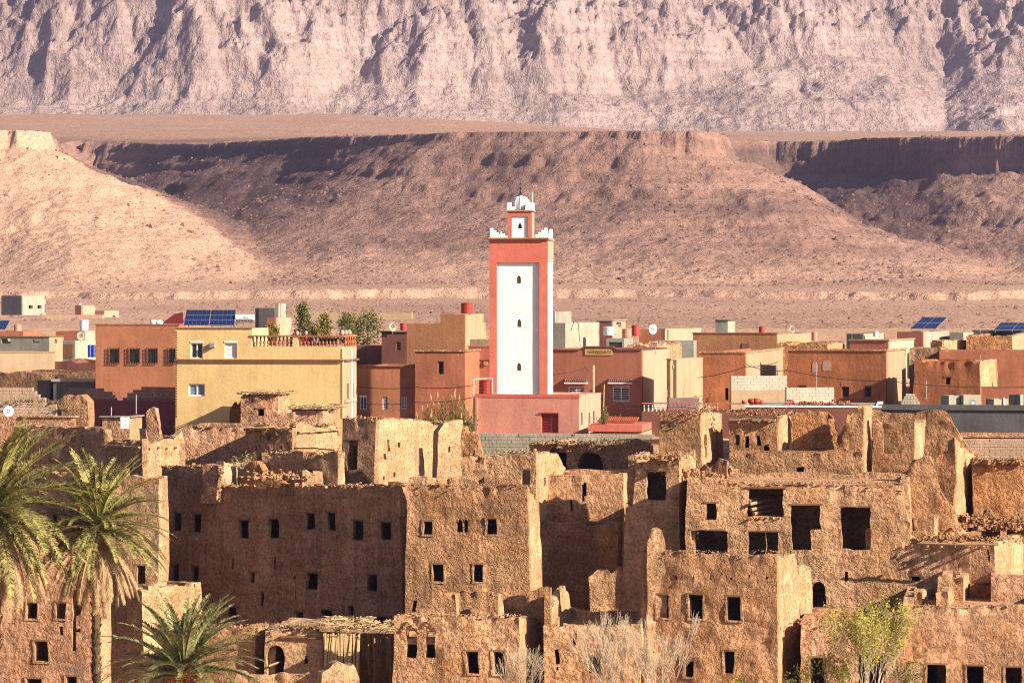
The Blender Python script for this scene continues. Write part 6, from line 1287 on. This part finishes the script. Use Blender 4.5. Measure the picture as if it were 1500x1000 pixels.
def palm(label, px, py, Y, base_py, fl, n_live, n_dead, tr, mat, seed, low=-55, trunk_lean=(0, 0), group='date palms', dates=False, mseed=0):
    rs_ = np.random.default_rng(seed); top = P(px, py, Y); zb = max(gz(Y) - .3, -1.5) if base_py is None else zat(base_py, Y)
    base = np.array([top[0] + trunk_lean[0], top[1] + trunk_lean[1], zb]); t = thing('palm_tree', label, 'palm tree', base, group)
    hh = top[2] - zb; n = max(8, int(hh / .16)); g = Geo(); pts, rad = [], []
    for k in range(n + 1):
        f = k / n; c = base + (top - base) * f + np.array([.08 * math.sin(f * 5 + seed), 0, 0]) * (f * (1 - f) * 4)
        pts.append(c - base); rad.append(tr * (1.12 - .2 * f) * (1.0 if k % 2 else .86) * rs_.uniform(.95, 1.05))
    g.tube(pts, rad, 10)
    for k in range(int(n * 5)):                                # leaf-base scars round the trunk
        f = rs_.uniform(.02, 1); i = int(f * n); w = rs_.uniform(0, 6.28); r_ = rad[min(i, n)] ; c = np.array(pts[min(i, n)]) + (r_ * math.cos(w), r_ * math.sin(w), rs_.uniform(-.05, .05))
        dv = np.array([math.cos(w) * .5, math.sin(w) * .5, .9]); sd_ = np.array([-math.sin(w), math.cos(w), 0]) * .075
        b = c + dv * rs_.uniform(.12, .24); g.add([c - sd_, c + sd_, b + sd_ * .5, b - sd_ * .5, c - (0, 0, .08)], [(0, 1, 2, 3)], [(0, 4, 1)])
    link('trunk', g.mesh('trunk'), 'bark', t)
    o0 = top - base
    kinds = {}
    for k in range(n_live + n_dead):
        dead = k >= n_live
        if dead: el = rs_.uniform(-85, -50); az = rs_.uniform(0, 6.283)
        else: el = 84 - (84 - low) * ((k + .5) / n_live) ** 1.1 + rs_.uniform(-7, 7); az = k * 2.39996 + rs_.uniform(-.3, .3)
        b = int(round(el / 15)); key = (b, dead, k % 2)
        if key not in kinds:
            rise = R(b * 15); droop = R(48 if b > 3 else 55 if b > 1 else 58 if b > -1 else 40) * rs_.uniform(.85, 1.15)
            if dead: rise, droop = R(b * 15 + 12), R(28)
            kinds[key] = frond_mesh(fl * (1 if not dead else .95), rise, droop, seed * 50 + len(kinds) + mseed, 62, fl * .14, dead)
        o = link('dead_frond' if dead else 'frond', kinds[key], 'palm_dead' if dead else mat, t); o.location = o0 + np.array([math.cos(az) * tr * .6, math.sin(az) * tr * .6, -.35 if dead else -.1 + .3 * el / 90])
        o.rotation_euler = (0, 0, az); s = rs_.uniform(.85, 1.1); o.scale = (s, s, s)
    if dates:
        for q in range(5):
            az = rs_.uniform(3.4, 6.2); c = o0 + np.array([math.cos(az) * .45, math.sin(az) * .45, -.25 + rs_.uniform(-.2, .25)]); g = Geo()
            for k in range(70): p = c + rs_.normal(0, 1, 3) * (.16, .16, .2); g.lathe(p, [(.008, -.03), (.026, 0), (.008, .03)], 5)
            link('date_cluster', g.mesh('date_cluster'), 'date_fruit', t)['kind'] = 'stuff'
    return t
palm('tall date palm cut by the photo edge, its wide crown hanging low', -6, 742, 124, None, 4.4, 130, 50, .24, 'palm_leaf', 3, -48)
palm('slender date palm with a bare trunk and a skirt of dry fronds', 143, 772, 126, None, 3.35, 120, 70, .19, 'palm_leaf', 8, -24)
palm('young short date palm with upright fronds and orange date clusters', 268, 985, 119, 1060, 3.45, 90, 4, .26, 'palm_leaf_young', 13, 2, dates=True)

def leaf_cards(g, c, n, spread, size, rs_, flat=.0):
    for k in range(n):
        p = c + rs_.normal(0, 1, 3) * spread; a = rs_.normal(0, 1, 3); a /= np.linalg.norm(a); b = np.cross(a, rs_.normal(0, 1, 3)); b /= np.linalg.norm(b); s = size * rs_.uniform(.6, 1.3)
        g.add([p - a * s, p + b * s * .45, p + a * s, p - b * s * .45], [(0, 1, 2, 3)])
def town_tree(label, px, py_top, py_bot, wpx, Y, mat, seed, conic=True):
    rs_ = np.random.default_rng(seed); x = (px - CX) / F * Y; zb = gz(Y) - .2; zt = zat(py_top, Y); hh = zt - zb; w = wpx / F * Y / 2
    t = thing('tree', label, 'tree', (x, Y, zb), 'trees behind the yellow house'); g = Geo(); g.tube([(0, 0, 0), (.05, 0, hh * .5), (0, 0, hh * .95)], [.14, .1, .03], 6)
    g2 = Geo(); z_lo = (zat(py_bot, Y) - zb) * .8
    for k in range(46):
        f = rs_.uniform(0, 1) ** .9; z = z_lo + (hh - z_lo) * f; rr = w * ((1 - f) ** .7 * .9 + .12 if conic else math.sqrt(max(0.05, 1 - (2 * f - 1) ** 2))); az = rs_.uniform(0, 6.283); q = rs_.uniform(.2, 1) ** .5 * rr
        c = np.array([math.cos(az) * q, math.sin(az) * q, z]); 
        if k % 3 == 0: g.tube([(0, 0, z - .4), c], [.04, .015], 4)
        leaf_cards(g2, c, 34, (w * .24, w * .24, w * .3), .13, rs_)
    link('trunk', g.mesh('trunk'), 'bark', t); link('crown', g2.mesh('crown'), mat, t)
town_tree('tall dark conical tree just behind the balustrade', 444, 447, 495, 30, 262, 'tree_leaf', 1)
town_tree('yellowish thin tree beside the tall dark conical tree', 475, 465, 495, 26, 258, 'tree_leaf_yellow', 2)
town_tree('low yellow bush tree between the conical tree and the yellow one', 462, 480, 500, 22, 252, 'tree_leaf_yellow', 5, False)
town_tree('olive round tree at the far end of the balustrade', 510, 463, 500, 30, 266, 'tree_leaf', 3, False)
town_tree('bushy green tree right of the olive round tree', 538, 463, 505, 40, 258, 'tree_leaf', 4, False)
town_tree('small shrub tree between the heater and the pinkish house', 397, 478, 498, 22, 256, 'tree_leaf_yellow', 6, False)

def branchy(g, p, d, l, r, depth, rs_, tips, spread=.5, up=.25):
    q = p + d * l; m = (p + q) / 2 + rs_.normal(0, l * .05, 3); g.tube([p, m, q], [r, r * .85, r * .65], 3 if depth < 3 else 5, False)
    if depth == 0: tips.append(q); return
    if depth < 3: tips.append(m)
    for k in range(3 if rs_.random() < .55 else 2):
        e = d + rs_.normal(0, spread, 3) * (1, .8, .7) + (0, 0, up); e /= np.linalg.norm(e); branchy(g, p + d * l * rs_.uniform(.55, 1), e, l * rs_.uniform(.62, .86), max(.006, r * .6), depth - 1, rs_, tips, spread * .9, up)
def bush(label, px, py_base, Y, h, nstem, depth, seed, leaves=0, lmat='shrub_leaf', spread=.26, fan=.5, lsize=.07, twig='twig', name='bare_shrub', group='shrubs along the front', r0=.028):
    rs_ = np.random.default_rng(seed); b = P(px, py_base, Y); t = thing(name, label, 'shrub', b, group); g = Geo(); tips = []
    for k in range(nstem):
        d = np.array([rs_.normal(0, fan), rs_.normal(0, fan * .6), 1.]); d /= np.linalg.norm(d); branchy(g, np.array([rs_.normal(0, .1), rs_.normal(0, .1), 0]), d, h * rs_.uniform(.26, .36), r0 * rs_.uniform(.7, 1.1), depth, rs_, tips, spread, .22)
    link('branches', g.mesh('branches'), twig, t)
    if leaves:
        g = Geo()
        for q in tips: leaf_cards(g, q, leaves, (.09, .09, .12), lsize, rs_)
        link('foliage', g.mesh('foliage'), lmat, t)
bush('largest pale leafless bush in front of the orange-brown house', 905, 1050, 121, 4.3, 9, 5, 21, 0, fan=.34)
bush('second pale leafless bush leaning against the big tower house', 968, 1050, 120, 3.8, 8, 5, 22, 0, fan=.36)
bush('small pale leafless bush before the bright corner of the arched-window house', 755, 1050, 122, 3.4, 6, 5, 23, 0, fan=.3)
bush('few pale dry branches at the foot of the slender palm', 128, 1010, 123, 1.9, 3, 4, 29, 0, fan=1.1, spread=.5)
bush('tall yellow-green leafy bush in front of the low reddish house', 1268, 1060, 119, 5.2, 9, 5, 24, 5, fan=.3, lsize=.06, r0=.03, twig='twig', name='leafy_shrub')
bush('sparse yellowish bush to the right of the tall leafy bush', 1325, 1060, 121, 3.6, 5, 4, 25, 3, lmat='tree_leaf_yellow', fan=.4, name='leafy_shrub')
bush('sparse green sprig in front of the first doorway of the low reddish house', 1205, 1060, 120, 3.4, 5, 4, 26, 3, fan=.35, name='leafy_shrub')
bush('tiny bright green bush at the bottom of the big tower house', 1083, 1040, 120, 1.5, 6, 3, 27, 8, fan=.5, name='leafy_shrub', lsize=.06)
bush('wisp of dry plant on the roof below the pinkish mud house', 350, 686, 152, 1.1, 4, 2, 30, 3, 'reed_leaf', fan=.6, lsize=.09, r0=.02)
def reeds(label, px, py_base, Y, w, h, n, seed, plume=True):
    rs_ = np.random.default_rng(seed); b = P(px, py_base, Y); t = thing('reed_clump', label, 'reeds', b); g, g2 = Geo(), Geo()
    for k in range(n):
        x = rs_.uniform(-w, w); y = rs_.uniform(-.5, .5); hh = h * rs_.uniform(.45, 1) * (1 - .35 * abs(x) / w); ln = rs_.normal(0, .16) + x * .12
        p = [np.array([x, y, 0]), np.array([x + ln * .4, y, hh * .55]), np.array([x + ln, y, hh])]; g.tube(p, [.016, .013, .006], 3, False)
        for q in range(11):
            f = rs_.uniform(.2, 1); c = p[0] + (p[2] - p[0]) * f; az = rs_.uniform(0, 6.28); l_ = rs_.uniform(.25, .55); d1 = np.array([math.cos(az) * .55, math.sin(az) * .55, .8]); m = c + d1 * l_ * .6; e = m + np.array([math.cos(az), math.sin(az), -.1]) * l_ * .4; sv = np.array([-math.sin(az), math.cos(az), 0]) * .018
            g.add([c - sv, c + sv, m + sv, m - sv, e], [(0, 1, 2, 3)], [(3, 2, 4)])
        if plume and k % 6 == 0: g2.tube([p[2], p[2] + (ln * .1, 0, .2), p[2] + (ln * .25, 0, .42)], [.02, .045, .006], 5)
    link('stems', g.mesh('stems'), 'reed_leaf', t)
    if plume: link('plumes', g2.mesh('plumes'), 'reed', t)
reeds('big clump of giant reeds with pale plumes beside the prayer hall', 656, 645, 176, 1.5, 3.0, 130, 5)
reeds('thin vine-like reeds at the bright corner of the prayer hall', 884, 632, 181, .16, 2.1, 14, 6, False)
reeds('low dry plants behind the flat red roof slab', 905, 624, 188, 1.0, .8, 26, 7, False)
